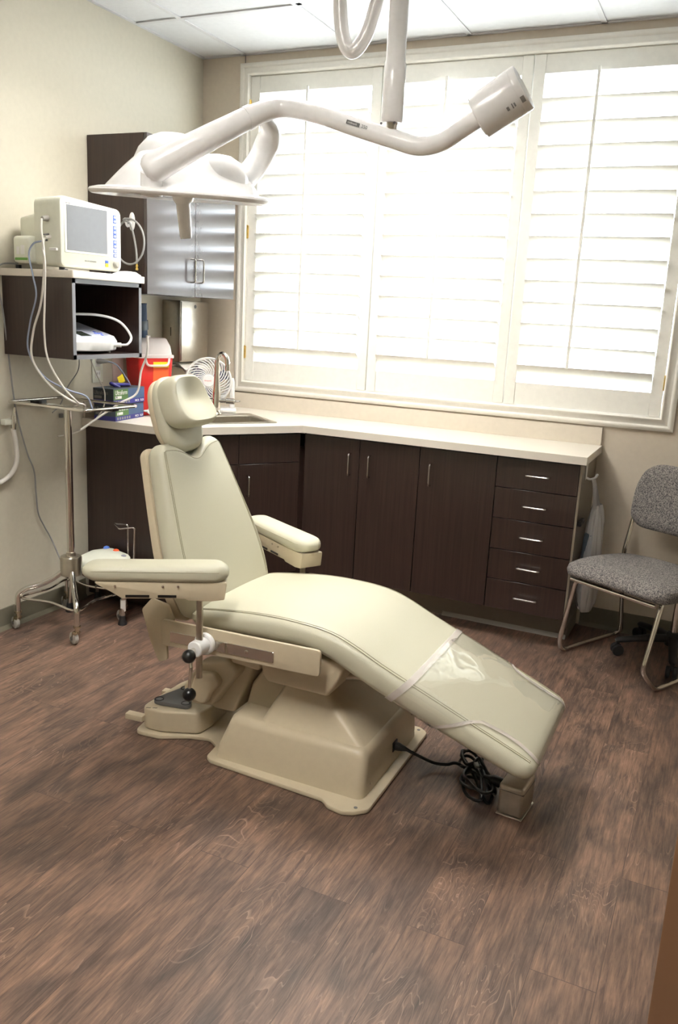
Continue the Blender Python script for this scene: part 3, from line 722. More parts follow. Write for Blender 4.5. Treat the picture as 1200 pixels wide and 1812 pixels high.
# custom mesh so that the top edge dips for the headrest
def dip(p):
    h = (p-b0).dot(lean); y = p.y-CY
    k = max(0, (h-.40)/.19)
    if k <= 0: return p
    d = .062*math.exp(-(y/.072)**2)*min(1, k)**1.5 - .0*abs(y)
    return p-lean*d
class Dip(Pad):
    def pt(s, *a, **k): return dip(Pad.pt(s, *a, **k))
back.__class__ = Dip
bo = obj('backrest_cushion', back.mesh(nd=50, nu=72), M_['vinyl'], ch)
for u in (-.392, .392, -.404, .404):
    obj('stitching', back.seam(u, .05, back.len-.03, r=.0014), M_['stitch'], bo)
pp = [back.pt(back.len-.028, -.392+.784*k/40, .0005) for k in range(41)]
obj('stitching', tube(NB(), pp, .0011, 6), M_['stitch'], bo)
shell = Pad([(b0+lean*s_-bn*(.074+.016), bn, h-.008, .018) for s_, h in hws], (0, 1, 0), r=.012, crown=0, cap=.03); shell.__class__ = Dip
obj('back_shell', shell.mesh(nd=40), M_['tan'], ch)
# neck bracket
obj('headrest_bracket', box(NB(), b0+lean*.59-bn*.085, (.02, .07, .20), .005, 2, frame(bn, lean)), M_['dgrey'], ch)
# --- headrest: oval plate pad and dished pillow
hn = Vector((.93, -.05, .36)).normalized(); hl = Vector((-.36, 0, .93)); hl = (hl-hl.dot(hn)*hn).normalized(); hy = hl.cross(hn).normalized()
hc = Vector((1.134, CY+.0, 1.108))
def oval_pad(c, wx, hz, th, e=2.6, dish=0, taper=0, nr=12, seg=56, edge=.3, bulge=0):
    """superellipse pad facing hn"""
    bm = NB(); rings = []
    prof = []
    for k in range(nr+1):     # front centre -> rim -> back centre
        prof.append(('f', k/nr))
    def P(a, rho, z):
        ca, sa_ = math.cos(a), math.sin(a); q = (abs(ca)**e+abs(sa_)**e)**(-1/e)
        x = rho*q*ca*wx; y = rho*q*sa_*hz; x *= 1+taper*(y/hz)
        return c+hy*x+hl*y+hn*(z+bulge_f(x, y))
    def bulge_f(x, y): return -dish*math.exp(-((x/(wx*.62))**2))*math.exp(-(((y-.015)/(hz*.62))**2))+(dish*.7*max(0, -y/hz)**1.3 if dish else 0)
    R_ = []
    for k in range(1, nr+1):
        t_ = k/nr; R_.append((t_*(1-edge*.0), th/2*(1-max(0, (t_-.80)/.2)**2*.35)))
    def ringz(rho, z, b=True): return [P(2*PI*i/seg, rho, z) for i in range(seg)]
    rings.append(ringz(.02, th/2))
    for t_ in (.2, .4, .55, .7, .8): rings.append(ringz(t_, th/2*(1-.03*t_)))
    for k in range(1, 8):
        a = PI/2*k/8; rings.append(ringz(.8+.2*math.sin(a), th/2-(1-math.cos(a))*th*.5))
    rings.append(ringz(1.0, 0))
    for k in range(7, -1, -1):
        a = PI/2*k/8; rings.append(ringz(.86+.14*math.sin(a), -th/2+(1-math.cos(a))*th*.5))
    rings.append(ringz(.4, -th/2)); rings.append(ringz(.02, -th/2))
    loft(bm, rings); return bm, [P(2*PI*i/seg, .83, th/2-.002) for i in range(seg)]
bm, _ = oval_pad(hc-hn*.052+hl*.004, .093, .125, .035, e=2.8, taper=-.12)
obj('headrest_back_shell', bm, M_['tan'], ch)
bm, sm = oval_pad(hc-hn*.024, .098, .132, .045, e=2.8, taper=-.14)
hb = obj('headrest_pad', bm, M_['vinyl'], ch); obj('stitching', tube(NB(), sm, .0011, 6, closed=True), M_['stitch'], hb)
bm, sm = oval_pad(hc+hn*.028+hl*.030, .098, .092, .085, e=3.6, taper=-.16, dish=.028)
hb = obj('headrest_pillow', bm, M_['vinyl'], ch); obj('stitching', tube(NB(), sm, .0011, 6, closed=True), M_['stitch'], hb)
# --- armrests with trays, rods, clamps
def arm(a, b, zt, rodx, rody, tray_front, near):
    a = Vector((*a, zt-.023)); b = Vector((*b, zt-.023)); d = (b-a).normalized(); ac = Vector((-d.y, d.x, 0)); up = Vector((0, 0, 1))
    ln = (b-a).length
    st = [(a, up, .044, .019), (a+d*.05, up, .050, .0225), (a+d*ln*.5, up, .053, .023), (b-d*.06, up, .054, .024), (b, up, .048, .022)]
    p = Pad(st, ac, r=.018, crown=.006, cap=.045); p.capw = .8
    ar = obj('armrest_pad', p.mesh(nd=30, nu=48), M_['vinyl'], ch)
    for u in (-.42, .42): obj('stitching', p.seam(u, .03, p.len-.03, 40, .0010), M_['stitch'], ar)
    # tray: side profile along d extruded across
    z1 = zt-.045
    prof = [(.03, z1), (ln-.005, z1), (ln-.012, z1-.055), (ln-.05, z1-.060), (ln-.12, z1-.058), (ln-.13, z1-.052), (.12, z1-.052), (.085, z1-.03)]
    bm = NB(); prism(bm, rpoly(prof, .006, 3), -.045, .045, 'y', .004, 2)
    bmesh.ops.transform(bm, matrix=Matrix.Translation((a.x, a.y, 0)) @ Matrix.Rotation(math.atan2(d.y, d.x), 4, 'Z'), verts=bm.verts)
    tr = obj('armrest_tray', bm, M_['tan'], ch)
    for s0, s1 in ((.13, .20), (.225, .28)):
        for s in (-1, 1):
            c = a+d*(s0+s1)/2+ac*s*.0456; obj('slot', box(NB(), (c.x, c.y, z1-.044), (s1-s0, .001, .008), 0, 1, math.atan2(d.y, d.x)), M_['black'], tr)
    for s0 in (.10, .24, .285):
        for s in (-1, 1):
            c = a+d*s0+ac*s*.046; obj('screw', cyl(NB(), (c.x, c.y, z1-.012), (c.x+ac.x*s*.004, c.y+ac.y*s*.004, z1-.012), .0035, 10), M_['chrome'], tr)
    rd = obj('arm_rod', cyl(NB(), (rodx, rody, .335 if near else .34), (rodx, rody, z1-.04), .0105, 18), M_['steel'], ch)
    sgn = -1 if near else 1
    yr = CY+sgn*.295
    cl = obj('rod_clamp', cyl(NB(), (rodx, yr, .437), (rodx, rody+sgn*.028, .437), .026, 24, bev=.003), M_['whitep'], ch)
    bm = cyl(NB(), (rodx, yr, .437), (rodx, yr+sgn*.02, .437), .035, 24, bev=.003); obj('clamp_collar', bm, M_['whitep'], cl)
    if near:
        q = Vector((rodx, rody-.03, .437))
        k1 = q+Vector((.010, -.040, -.004)); hub = q+Vector((.010, -.028, -.045)); k2 = q+Vector((.012, -.040, -.128))
        bm = tube(NB(), [q, q+Vector((0, -.02, 0))], .008, 12); tube(bm, [q+Vector((0, -.02, -.002)), hub], .006, 10); tube(bm, [hub, k2], .0055, 10); lv = obj('clamp_lever', bm, M_['chrome'], ch)
        obj('knob', ball(NB(), k1, .021, 24), M_['black'], lv); obj('knob', ball(NB(), k2, .021, 24), M_['black'], lv)
    else:
        q = Vector((rodx, rody+.03, .437)); lv = obj('clamp_lever', tube(NB(), [q, q+Vector((0, .03, -.08))], .0055, 10), M_['chrome'], ch); obj('knob', ball(NB(), q+Vector((0, .03, -.09)), .021, 24), M_['black'], lv)
arm((1.135, -2.285), (1.505, -2.055), .700, 1.440, -2.115, None, True)
arm((1.135, -1.285), (1.525, -1.515), .652, 1.455, -1.455, None, False)

# ------------------------------------------------------------------ floor outlet box and power cord
bxp = Vector((2.396, -1.800, 0))
t = thing('floor_outlet_box', 'small square grey metal floor outlet box beyond the foot end', 'outlet box', bxp)
rot = -.10
obj('base_flange', box(NB(), bxp+Vector((0, 0, .003)), (.082, .122, .004), .001, 1, rot), M_['grime'], t)
obj('box', box(NB(), bxp+Vector((0, 0, .055)), (.078, .116, .10), .010, 3, rot), M_['grime'], t)
obj('lid_seam', box(NB(), bxp+Vector((0, 0, .085)), (.0795, .1175, .002), 0, 1, rot), M_['dgrey'], t)
t = thing('power_cord', 'coiled black power cord between the chair base and the metal floor box', 'cord', (2.12, -1.72, 0))
cpos = Vector((2.16, -1.70, .02))
pl_ = [(1.985, -1.757, .076), (2.02, -1.757, .074), (2.06, -1.735, .05), (2.10, -1.705, .024), (2.14, -1.69, .022), (2.17, -1.68, .03)]
random.seed(3)
ax_ = Vector((.58, -.81)).normalized(); ay_ = Vector((-ax_.y, ax_.x))
for k in range(60):
    a = 2*PI*k/9.7; lobe = math.sin(a/2.0+.3*k)
    big = (k//10) % 2                                   # turns swap between the two lobes of the hank
    cx_, cy_ = (2.215, -1.665) if big == 0 else (2.268, -1.772)
    rx_, ry_ = (.058, .036) if big == 0 else (.075, .052)
    jit = .90+.10*math.sin(k*1.1)
    p_ = Vector((cx_, cy_))+ax_*rx_*jit*math.cos(a)+ay_*ry_*jit*math.sin(a)
    pl_.append((p_.x, p_.y, .010+.010*(k//12)+.007*math.sin(k*1.7)+.02*(1-big)))
pl_ += [(2.30, -1.765, .055), (2.32, -1.77, .062), (2.335, -1.775, .062)]
obj('cable', tube(NB(), catmull(pl_, 6), .0054, 8), M_['black'], t)
obj('plug', tube(NB(), [(1.979, -1.757, .077), (1.99, -1.757, .077), (2.002, -1.757, .076), (2.02, -1.757, .0745), (2.035, -1.755, .068)], [.014, .014, .011, .006, .005], 12), M_['black'], t)
obj('plug', tube(NB(), [(2.285, -1.765, .06), (2.305, -1.77, .062), (2.315, -1.774, .062), (2.354, -1.78, .060)], [.006, .010, .017, .017], 12), M_['black'], t)
obj('twist_tie', box(NB(), (2.245, -1.722, .068), (.014, .034, .010), .002, 1, .5), M_['cable'], t)

# ------------------------------------------------------------------ instrument stand
SX, SY = .212, -1.328
t = thing('instrument_stand', 'chrome instrument stand on four castors with an empty tray frame, by the left wall', 'stand', (SX, SY, 0))
obj('pole', cyl(NB(), (SX, SY, .33), (SX, SY, 1.005), .0165, 24), M_['chrome'], t)
obj('hub', lathe(NB(), [(0, .245), (.048, .245), (.050, .252), (.048, .258), (.048, .325), (.044, .332), (.022, .334), (.020, .35), (.016, .352), (0, .352)], (SX, SY, 0)), M_['steel'], t)
feet = [(-.165, -.165), (.180, -.170), (-.175, .160), (.172, .155)]
for fx, fy in feet:
    p = [(SX+fx*.12, SY+fy*.12, .27), (SX+fx*.30, SY+fy*.30, .235), (SX+fx*.55, SY+fy*.55, .205), (SX+fx*.85, SY+fy*.85, .19), (SX+fx, SY+fy, .165), (SX+fx, SY+fy, .075)]
    lg = obj('leg', tube(NB(), fillet(p, .03, 5), .0125, 14), M_['chrome'], t)
    x, y = SX+fx, SY+fy
    bm = cyl(NB(), (x, y, .078), (x, y, .086), .016, 16); cyl(bm, (x, y, .055), (x, y, .078), .010, 12); prism(bm, [(x-.016, .060), (x+.010, .060), (x-.014, .020), (x-.024, .022)], y-.014, y+.014, 'y', .001, 1)
    cs = obj('caster_fork', bm, M_['zinc'], lg)
    wx = x-.018
    obj('caster_wheel', lathe(NB(), [(.006, -.012), (.022, -.011), (.0275, -.007), (.0275, .007), (.022, .011), (.006, .012)], (wx, y, .0278), (.35, .94, 0), 24), M_['grub'], lg)
    obj('wheel_hub', cyl(NB(), (wx-.005, y-.0135, .0278), (wx+.005, y+.0135, .0278), .009, 12), M_['dgrey'], lg)
# lower brace ring joins legs
q = [(SX+fx*.93, SY+fy*.93, .150) for fx, fy in (feet[0], feet[1], feet[3], feet[2])]
pts = []
for i in range(4):
    a = Vector(q[i]); b = Vector(q[(i+1) % 4]); m_ = (a+b)/2
    pts += [a, a.lerp(b, .5)+(Vector((SX, SY, .150))-m_)*.12]
obj('brace', tube(NB(), catmull(pts, 6, True), .006, 8, closed=True), M_['chrome'], t)
TZ = 1.026; tx0, tx1, ty0, ty1 = .018, .490, -1.485, -1.190
lp = [Vector((p[0], p[1], TZ)) for p in rpoly([(tx0, ty0), (tx1-.03, ty0), (tx1, ty1), (tx0+.03, ty1)], .035, 6)]
fr = obj('tray_frame', tube(NB(), lp, .0065, 10, closed=True), M_['chrome'], t)
obj('support_bar', box(NB(), (SX+.04, SY, 1.010), (.40, .03, .006), .001, 1, .05), M_['chrome'], t)
for x in (.055, .44): obj('bar_clip', box(NB(), (x, SY+(x-.2)*.05, 1.018), (.055, .045, .016), .003, 2), M_['black'], t)

# step stool behind the arm of the chair
t = thing('step_stool', 'low chrome-legged step stool with a black rubber top, behind the chair armrest', 'stool', (.26, -1.09, 0))
obj('platform', bx(NB(), .06, .47, -1.21, -.985, .205, .225, .006, 2), M_['rubber'], t)
for x, y in ((.40, -1.205), (.08, -1.20), (.43, -1.0), (.08, -1.0)):
    xx = x
    lg = obj('leg', cyl(NB(), (xx, y, .03), (xx, y+(.015 if y < -1.1 else -.015), .206), .0115, 14), M_['chrome'], t)
    obj('rubber_foot', lathe(NB(), [(0, 0), (.021, 0), (.021, .006), (.015, .022), (.014, .042), (.012, .044), (0, .044)], (xx, y, 0.0005), seg=18), M_['rubber'], lg)
    if x == .40: obj('sticker', lathe(NB(), [(.0122, .065), (.0122, .12)], (xx, y+.005, 0), seg=20), M_['whitep'], lg)
# foot control with hoop
px0 = Vector((.165, -1.10, .2255))
t = thing('foot_control', 'white foot control with blue, orange and grey buttons and a wire hoop', 'foot pedal', px0)
shape = rpoly([(.085, -1.15), (.095, -1.055), (.17, -.995), (.315, -1.03), (.325, -1.09), (.24, -1.175), (.14, -1.185)], .03, 5)
bm = NB(); N_ = len(shape)
cx = sum(p[0] for p in shape)/N_; cy = sum(p[1] for p in shape)/N_
def shr(k, z, tilt=0): return [Vector((cx+(p[0]-cx)*k, cy+(p[1]-cy)*k, z+tilt*(p[1]-cy))) for p in shape]
loft(bm, [shr(1, .2258), shr(1.02, .235), shr(1.0, .262, .12), shr(.93, .272, .14), shr(.8, .276, .14), shr(.3, .279, .14)])
fo = obj('body', bm, M_['ivory'], t)
for p, m_, z in (((.160, -1.025), 'pblue', .290), ((.222, -1.030), 'orange', .286), ((.292, -1.060), 'dgrey', .276)):
    obj('button', ball(NB(), (*p, z-.002), .016, 18, (1, 1, .75)), mat('button_grey', (150, 150, 160), .4) if m_ == 'dgrey' else M_[m_], t)
hp0 = [(.250, -1.0, .24), (.247, -1.0, .42), (.19, -1.03, .42), (.175, -1.06, .418), (.245, -1.075, .405), (.275, -1.07, .413), (.277, -1.055, .25)]
obj('wire_hoop', tube(NB(), fillet([(.272, -1.0, .235), (.272, -1.0, .418), (.205, -1.02, .418), (.290, -1.085, .418), (.352, -1.05, .427), (.345, -1.05, .235)], .012, 4), .0042, 8), M_['nickel'], t)

# ------------------------------------------------------------------ surgical lamp
LC = Vector((1.252, -1.95, 1.772))
t = thing('surgical_lamp', 'white ceiling surgical lamp with a dished head, curved arm and counterweight', 'lamp', (1.9, -1.95, 1.93))
tr_ = Vector((.052, -.072, 1)).normalized()
def LW(x, y, z):
    """point in the lamp head's own tilted frame"""
    ux = Vector((1, 0, 0)); ux = (ux-ux.dot(tr_)*tr_).normalized(); uy = tr_.cross(ux)
    return LC+ux*x+uy*y+tr_*z
hd = obj('lamp_rim', lathe(NB(), [(.0, .010), (.18, .010), (.24, .003), (.264, .0), (.272, .005), (.274, .010), (.270, .016), (.25, .021), (.20, .026)], LC, tr_, 72), M_['lampw'], t)
bm = NB(); rings = []
SEG = 72
def dome_r(a, f):      # main bell: three lobes that fade towards the top
    base = .225*(1-f**1.9*.80); lob = 1+.055*math.cos(3*(a-.25))*(1-f)*(f+.25)*2.2
    return base*lob
for k in range(15):
    f = k/14; z = .022+.112*f**.92 if f < .8 else .022+.112*(.8**.92)+.022*math.sin((f-.8)/.2*PI/2)
    rr_ = .228*(1-.50*f) if f < .8 else .137*math.cos((f-.8)/.2*PI/2*.97)
    rings.append([LW(rr_*(1+.07*math.cos(3*(2*PI*i/SEG-.3))*math.sin(PI*f))*math.cos(2*PI*i/SEG), rr_*(1+.07*math.cos(3*(2*PI*i/SEG-.3))*math.sin(PI*f))*math.sin(2*PI*i/SEG), z) for i in range(SEG)])
loft(bm, rings); obj('lamp_dome', bm, M_['lampw'], t)
obj('dome_cap', lathe(NB(), [(.135, .03), (.120, .09), (.098, .138), (.070, .168), (.035, .182), (0, .185)], LW(-.040, .0, 0), tr_, 48), M_['lampw'], t)
obj('dome_fin', lathe(NB(), [(.100, .03), (.092, .07), (.070, .108), (.040, .126), (0, .131)], LW(.112, .01, 0), tr_, 44), M_['lampw'], t)
bm = NB()
tube(bm, catmull([LW(.02, -.19, .03), LW(.04, -.165, .08), LW(.06, -.12, .12), LW(.09, -.06, .145)], 5), .006, 8); obj('dome_seam', bm, M_['lampw'], t)
obj('lens', lathe(NB(), [(.0, .006), (.17, .006), (.18, .010)], LC, tr_, 48), mat('lamp_lens', (225, 228, 232), .12), t)
obj('handle', tube(NB(), [LW(0, 0, .012), LW(0, 0, -.004), LW(0, 0, -.012), LW(.006, .008, -.105), LW(.0065, .0085, -.111)], [.034, .030, .0215, .0185, .0165], 24), M_['lampw'], t)
def P3(x, z, y=-1.95): return Vector((x, y, z))
arm_pts = [P3(1.300, 1.808, -2.19), P3(1.345, 1.838, -2.17), P3(1.396, 1.873, -2.14), P3(1.468, 1.930, -2.075), P3(1.530, 1.985, -2.00), P3(1.582, 2.010), P3(1.689, 1.990), P3(1.809, 1.951), P3(1.91, 1.920), P3(1.99, 1.898), P3(2.051, 1.906), P3(2.102, 1.934), P3(2.145, 1.959), P3(2.165, 1.971)]
cpath = catmull(arm_pts, 6); n_ = len(cpath)
rad = [.041-.0165*min(1, max(0, (i/(n_-1))/.40))**1.2 for i in range(n_)]
rad[0] = .026; rad[1] = .036; rad[2] = .040
obj('arm', tube(NB(), cpath, rad, 28), M_['lampw'], t)
obj('arm_collar', tube(NB(), cpath[22:24], [rad[22]+.0018]*2, 28), M_['lampw'], t)
obj('yoke_pivot', tube(NB(), [P3(1.312, 1.81, -2.180), P3(1.300, 1.755, -2.165)], [.030, .030], 24), M_['lampw'], t)
far = catmull([P3(1.53, 1.985, -1.97), P3(1.52, 1.958, -1.905), P3(1.475, 1.918, -1.86), P3(1.42, 1.880, -1.82), P3(1.36, 1.840, -1.80)], 6)
obj('yoke_far_prong', tube(NB(), far, [.016+.020*min(1, i/9) for i in range(len(far))], 20, flat=.8), M_['lampw'], t)
cd = Vector((.100, 0, .060)).normalized(); cc = P3(2.158, 1.966)
cw = obj('counterweight', lathe(NB(), [(0, -.002), (.053, 0), (.056, .003), (.057, .122), (.055, .126), (0, .127)], cc-cd*.012, cd, 44), M_['lampw'], t)
obj('end_band', lathe(NB(), [(.0573, .108), (.0575, .109), (.0575, .113), (.0573, .114)], cc-cd*.012, cd, 44), M_['lampw'], cw)
for s_, h_, w_, th_ in ((.105, .016, .010, .72), (.083, .010, .004, .72), (.077, .013, .003, .72), (.065, .010, .006, .72)):
    dn = cd.cross(Vector((0, -1, 0))).normalized(); dn = dn if dn.z < 0 else -dn
    nrm = (Vector((0, -1, 0))*math.cos(th_)+dn*math.sin(th_)).normalized()
    obj('rating_mark', box(NB(), cc+cd*s_+nrm*.0575, (w_, h_, .0008), 0, 1, frame(cd, nrm)), M_['cable'], cw)
dd = (P3(1.91, 1.920)-P3(1.809, 1.951)).normalized()
q = P3(1.812, 1.952)+Vector((0, -.0262, .003))
obj('name_plate', box(NB(), q, (.040, .0012, .010), 0, 1, frame(dd, (0, 0, 1))), M_['dgrey'], t)
text('midmark', t, .008, q+dd*-.016+Vector((0, -.0008, .0)), dd, (0, 0, 1), M_['whitep'])
text('250', t, .012, q+dd*.026, dd, (0, 0, 1), M_['cable'])
# ceiling drop pole carrying the arm
dx = Vector((1.910, -1.95, 0))
obj('drop_pole', tube(NB(), [dx+Vector((.003, 0, 2.76)), dx+Vector((.003, 0, 2.105)), dx+Vector((.003, 0, 2.10)), dx+Vector((.003, 0, 1.962)), dx+Vector((.003, 0, 1.957))], [.0255, .0255, .0285, .0285, .025], 28), M_['lampw'], t)
obj('pivot_bolt', tube(NB(), [dx+Vector((.003, 0, 1.96)), dx+Vector((.003, 0, 1.950)), dx+Vector((.003, 0, 1.92))], [.016, .014, .010], 12), M_['steel'], t)
for xx in (-.022, .016): obj('screw', ball(NB(), dx+Vector((xx, -.014, 1.955)), .0035, 10), M_['dgrey'], t)
obj('ceiling_canopy', lathe(NB(), [(0, 0), (.11, 0), (.11, -.02), (.05, -.05), (.0, -.05)], (1.899, -1.95, H), (0, 0, 1), 40), M_['lampw'], t)
# the other bent tube hanging from the ceiling
t = thing('ceiling_arm_tube', 'bent white tube hanging from the ceiling left of the straight lamp pole', 'lamp arm', (1.76, -1.95, 2.75))
pts = [P3(x+.042, z-.012, y) for x, z, y in ((1.700, 2.76, -1.97), (1.710, 2.35, -1.97), (1.718, 2.22, -1.97), (1.736, 2.158, -1.97), (1.762, 2.145, -1.97), (1.788, 2.185, -1.96), (1.808, 2.26, -1.95), (1.85, 2.42, -1.95), (1.90, 2.62, -1.95))]
obj('tube', tube(NB(), catmull(pts, 8), .0185, 24), M_['lampw'], t)
obj('ceiling_collar', lathe(NB(), [(0, 0), (.05, 0), (.05, -.015), (.022, -.03)], (1.737, -1.97, H), seg=30), M_['lampw'], t)

# ------------------------------------------------------------------ vital signs monitor
mz = 1.5775
rotm = Matrix.Rotation(-.10, 4, 'Z')
def MT(bm, piv=(.30, -1.31, 0)):
    bmesh.ops.transform(bm, matrix=Matrix.Translation(piv) @ rotm @ Matrix.Translation((-piv[0], -piv[1], 0)), verts=bm.verts); return bm
def mp(p, piv=(.30, -1.31, 0)): return (Matrix.Translation(piv) @ rotm @ Matrix.Translation((-piv[0], -piv[1], 0))) @ Vector(p)
mdx = Vector(rotm @ Vector((0, 1, 0))); mdn = Vector(rotm @ Vector((1, 0, 0)))
t = thing('patient_monitor', 'ivory patient vital signs monitor with a grey screen, on the wall shelf', 'monitor', (.22, -1.31, mz))
my0, my1 = -1.480, -1.150
side = rpoly([(.190, mz+.012), (.350, mz+.010), (.362, mz+.02), (.350, mz+.272), (.335, mz+.285), (.205, mz+.285), (.190, mz+.272)], .010, 3)
# front section with rounded corners in the screen plane
def mon_ring(x, k, dz=0):
    w, h = (my1-my0)/2*k, .136*k; P_ = rpoly([(-w, -h), (w, -h), (w, h), (-w, h)], .028, 5)
    return [Vector((x, (my0+my1)/2+p[0], mz+.146+dz+p[1]-.02*max(0, (p[0]/w))*(p[1] > 0))) for p in P_]
bm = loft(NB(), [mon_ring(.20, .93), mon_ring(.205, .96), mon_ring(.30, .985), mon_ring(.345, 1.0), mon_ring(.358, .985), mon_ring(.362, .955)])
mb = obj('case', MT(bm), M_['ivory'], t)
bm = NB(); loft(bm, [[Vector((x, (my0+my1)/2+p[0], mz+.125+p[1])) for p in rpoly([(-.13*k, -.11*k), (.13*k, -.11*k), (.13*k, .10*k), (-.13*k, .10*k)], .02, 4)] for x, k in ((.055, .80), (.065, .86), (.20, 1.0))])
obj('rear_housing', MT(bm), M_['ivory'], t)
pkb = obj('side_module', MT(bx(NB(), .100, .205, -1.500, -1.44, mz+.022, mz+.128, .014, 3)), M_['ivory'], t)
bm = MT(bx(NB(), .115, .190, -1.5012, -1.5002, mz+.032, mz+.042)); obj('green_marking', bm, M_['green'], pkb, smooth=False)
bm = MT(bx(NB(), .125, .143, -1.5012, -1.5002, mz+.055, mz+.085)); MT_ = bm; b3 = MT(bx(NB(), .150, .172, -1.5012, -1.5002, mz+.055, mz+.090)); merge(bm, b3); obj('bottle_print', bm, M_['whitep'], pkb, smooth=False)
for x in (.06, .32):
    for y in (-1.44, -1.19): obj('foot', MT(cyl(NB(), (x, y, mz), (x, y, mz+.016), .012, 12)), M_['black'], t)
# bezel, screen, keys
obj('bezel', MT(bx(NB(), .3600, .3638, -1.462, -1.222, mz+.068, mz+.262, .0015, 1)), M_['ivory'], t)
obj('screen', MT(bx(NB(), .3630, .3650, -1.450, -1.235, mz+.078, mz+.250, .0008, 1)), M_['screen'], t)
def key(y, z0, z1, m_='blue'):
    return obj('key', MT(bx(NB(), .3612, .3632, y-.009, y+.009, mz+z0, mz+z1, .0009, 2)), M_[m_], t)
for z0, z1 in ((.205, .238), (.145, .195), (.105, .138), (.086, .100), (.068, .082)):
    k_ = key(-1.190, z0, z1)
    n = max(1, round((z1-z0)/.017))
    for i in range(n):
        zc = z0+(z1-z0)*(i+.5)/n; p = mp((.3633, -1.190, mz+zc))
        obj('key_symbol', lathe(NB(), [(0, .0006), (.0048, .0006), (.0052, 0)], p, mdn, 14), M_['whitep'], k_)
k_ = key(-1.238, .028, .052, 'blue'); obj('alarm_key', MT(bx(NB(), .3628, .3640, -1.246, -1.230, mz+.026, mz+.040, .0005, 1)), M_['yellow'], k_)
obj('dial', lathe(NB(), [(0, .016), (.010, .016), (.0145, .012), (.016, 0)], mp((.361, -1.187, mz+.040)), mdn, 26), M_['grub'], t)
text('NIHON KOHDEN', t, .008, mp((.3632, -1.360, mz+.042)), mdx, (0, 0, 1), M_['cable'])
text('Life Scope', t, .006, mp((.3642, -1.455, mz+.256)), mdx, (0, 0, 1), M_['cable'])
# connectors on the side
for x, z, r, m_ in ((.285, .195, .013, 'grub'), (.29, .135, .004, 'dgrey'), (.28, .112, .004, 'dgrey'), (.30, .125, .007, 'wcable')):
    a = mp((x, my0+.004, mz+z)); b = mp((x, my0-.022, mz+z-.004)); obj('connector', cyl(NB(), a, b, r, 14, r*.7), M_[m_], t)
obj('bracket_tab', MT(bx(NB(), .305, .345, my0-.010, my0+.006, mz+.072, mz+.082, .001, 1)), M_['whitep'], t)

# white packet beside the monitor
bm = NB(); loft(bm, [[Vector((.345+x*.9, -1.075+y, mz+.0008+z)) for x, y, z in ((-.05*k, -.055*k, h), (.035*k, -.055*k, h), (.035*k, .05*k, h), (-.05*k, .05*k, h))] for k, h in ((1, 0), (1, .003), (.6, .016), (.2, .018))])
solo('sterile_packet', bm, M_['whitep'], 'small white sealed packet on the shelf right of the monitor', 'packet', (.34, -1.075, mz+.0008))

# motor console inside the shelf niche
nz = 1.2435
t = thing('surgical_motor_console', 'white surgical motor console with a tilted control panel inside the open shelf', 'console', (.25, -1.24, nz))
cy0, cy1 = -1.41, -1.105
def cring(z, k, f, back=.10):   # front bows outwards
    P_ = []
    n = 12
    for i in range(n+1):
        y = cy0+(cy1-cy0)*i/n; s_ = (i/n-.5)*2
        P_.append(((.350-.045*s_*s_)*1.0-f, y))
    P_ += [(back, cy1-.02), (back, cy0+.02)]
    cxx, cyy = .22, (cy0+cy1)/2
    return [Vector((cxx+(p[0]-cxx)*k, cyy+(p[1]-cyy)*k, z)) for p in P_]
bm = NB(); rr = [cring(nz+.010, .94, .0), cring(nz+.014, .97, 0), cring(nz+.048, 1.0, 0), cring(nz+.056, .99, .004)]
top_ = [Vector((v.x, v.y, nz+.056+(.345-v.x)*.27)) for v in cring(0, .96, .010)]
loft(bm, rr+[top_]); obj('case', bm, M_['whitep'], t)
ptop = [Vector((v.x, v.y, nz+.0572+(.345-v.x)*.27)) for v in cring(0, .88, .022)]; ptop2 = [v+Vector((0, 0, .002)) for v in ptop]
pn = obj('control_panel', loft(NB(), [ptop, ptop2]), mat('silver_panel', (196, 200, 214), .4), t)
def pz(x): return nz+.0600+(.345-x)*.27
tl = Matrix.Rotation(math.atan(.27), 3, 'Y')
obj('display', box(NB(), (.270, -1.295, pz(.270)), (.060, .062, .002), 0, 1, tl), M_['lcd'], pn)
for dx_, dy_ in ((.0, .0), (.022, .018), (-.022, .018), (.0, .036), (.0, .018)):
    obj('button', lathe(NB(), [(0, .002), (.006, .002), (.0075, 0)], (.268+dx_, -1.205+dy_, pz(.268+dx_)), (.3, 0, 1), 14), M_['lblue'], pn)
for x, y in ((.31, -1.40), (.30, -1.16), (.14, -1.38), (.14, -1.17)): obj('foot', cyl(NB(), (x, y, nz), (x, y, nz+.012), .010, 12), M_['grub'], t)
obj('hose_port', cyl(NB(), (.325, -1.150, nz+.035), (.352, -1.135, nz+.035), .010, 14), M_['whitep'], t)
obj('hose', tube(NB(), catmull([(.35, -1.135, nz+.035), (.372, -1.115, nz+.040), (.365, -1.085, nz+.075), (.33, -1.12, nz+.135), (.28, -1.20, nz+.160), (.24, -1.33, nz+.160), (.27, -1.40, nz+.155), (.31, -1.42, nz+.185), (.28, -1.435, nz+.215)], 8), .0055, 10), M_['whitep'], t)

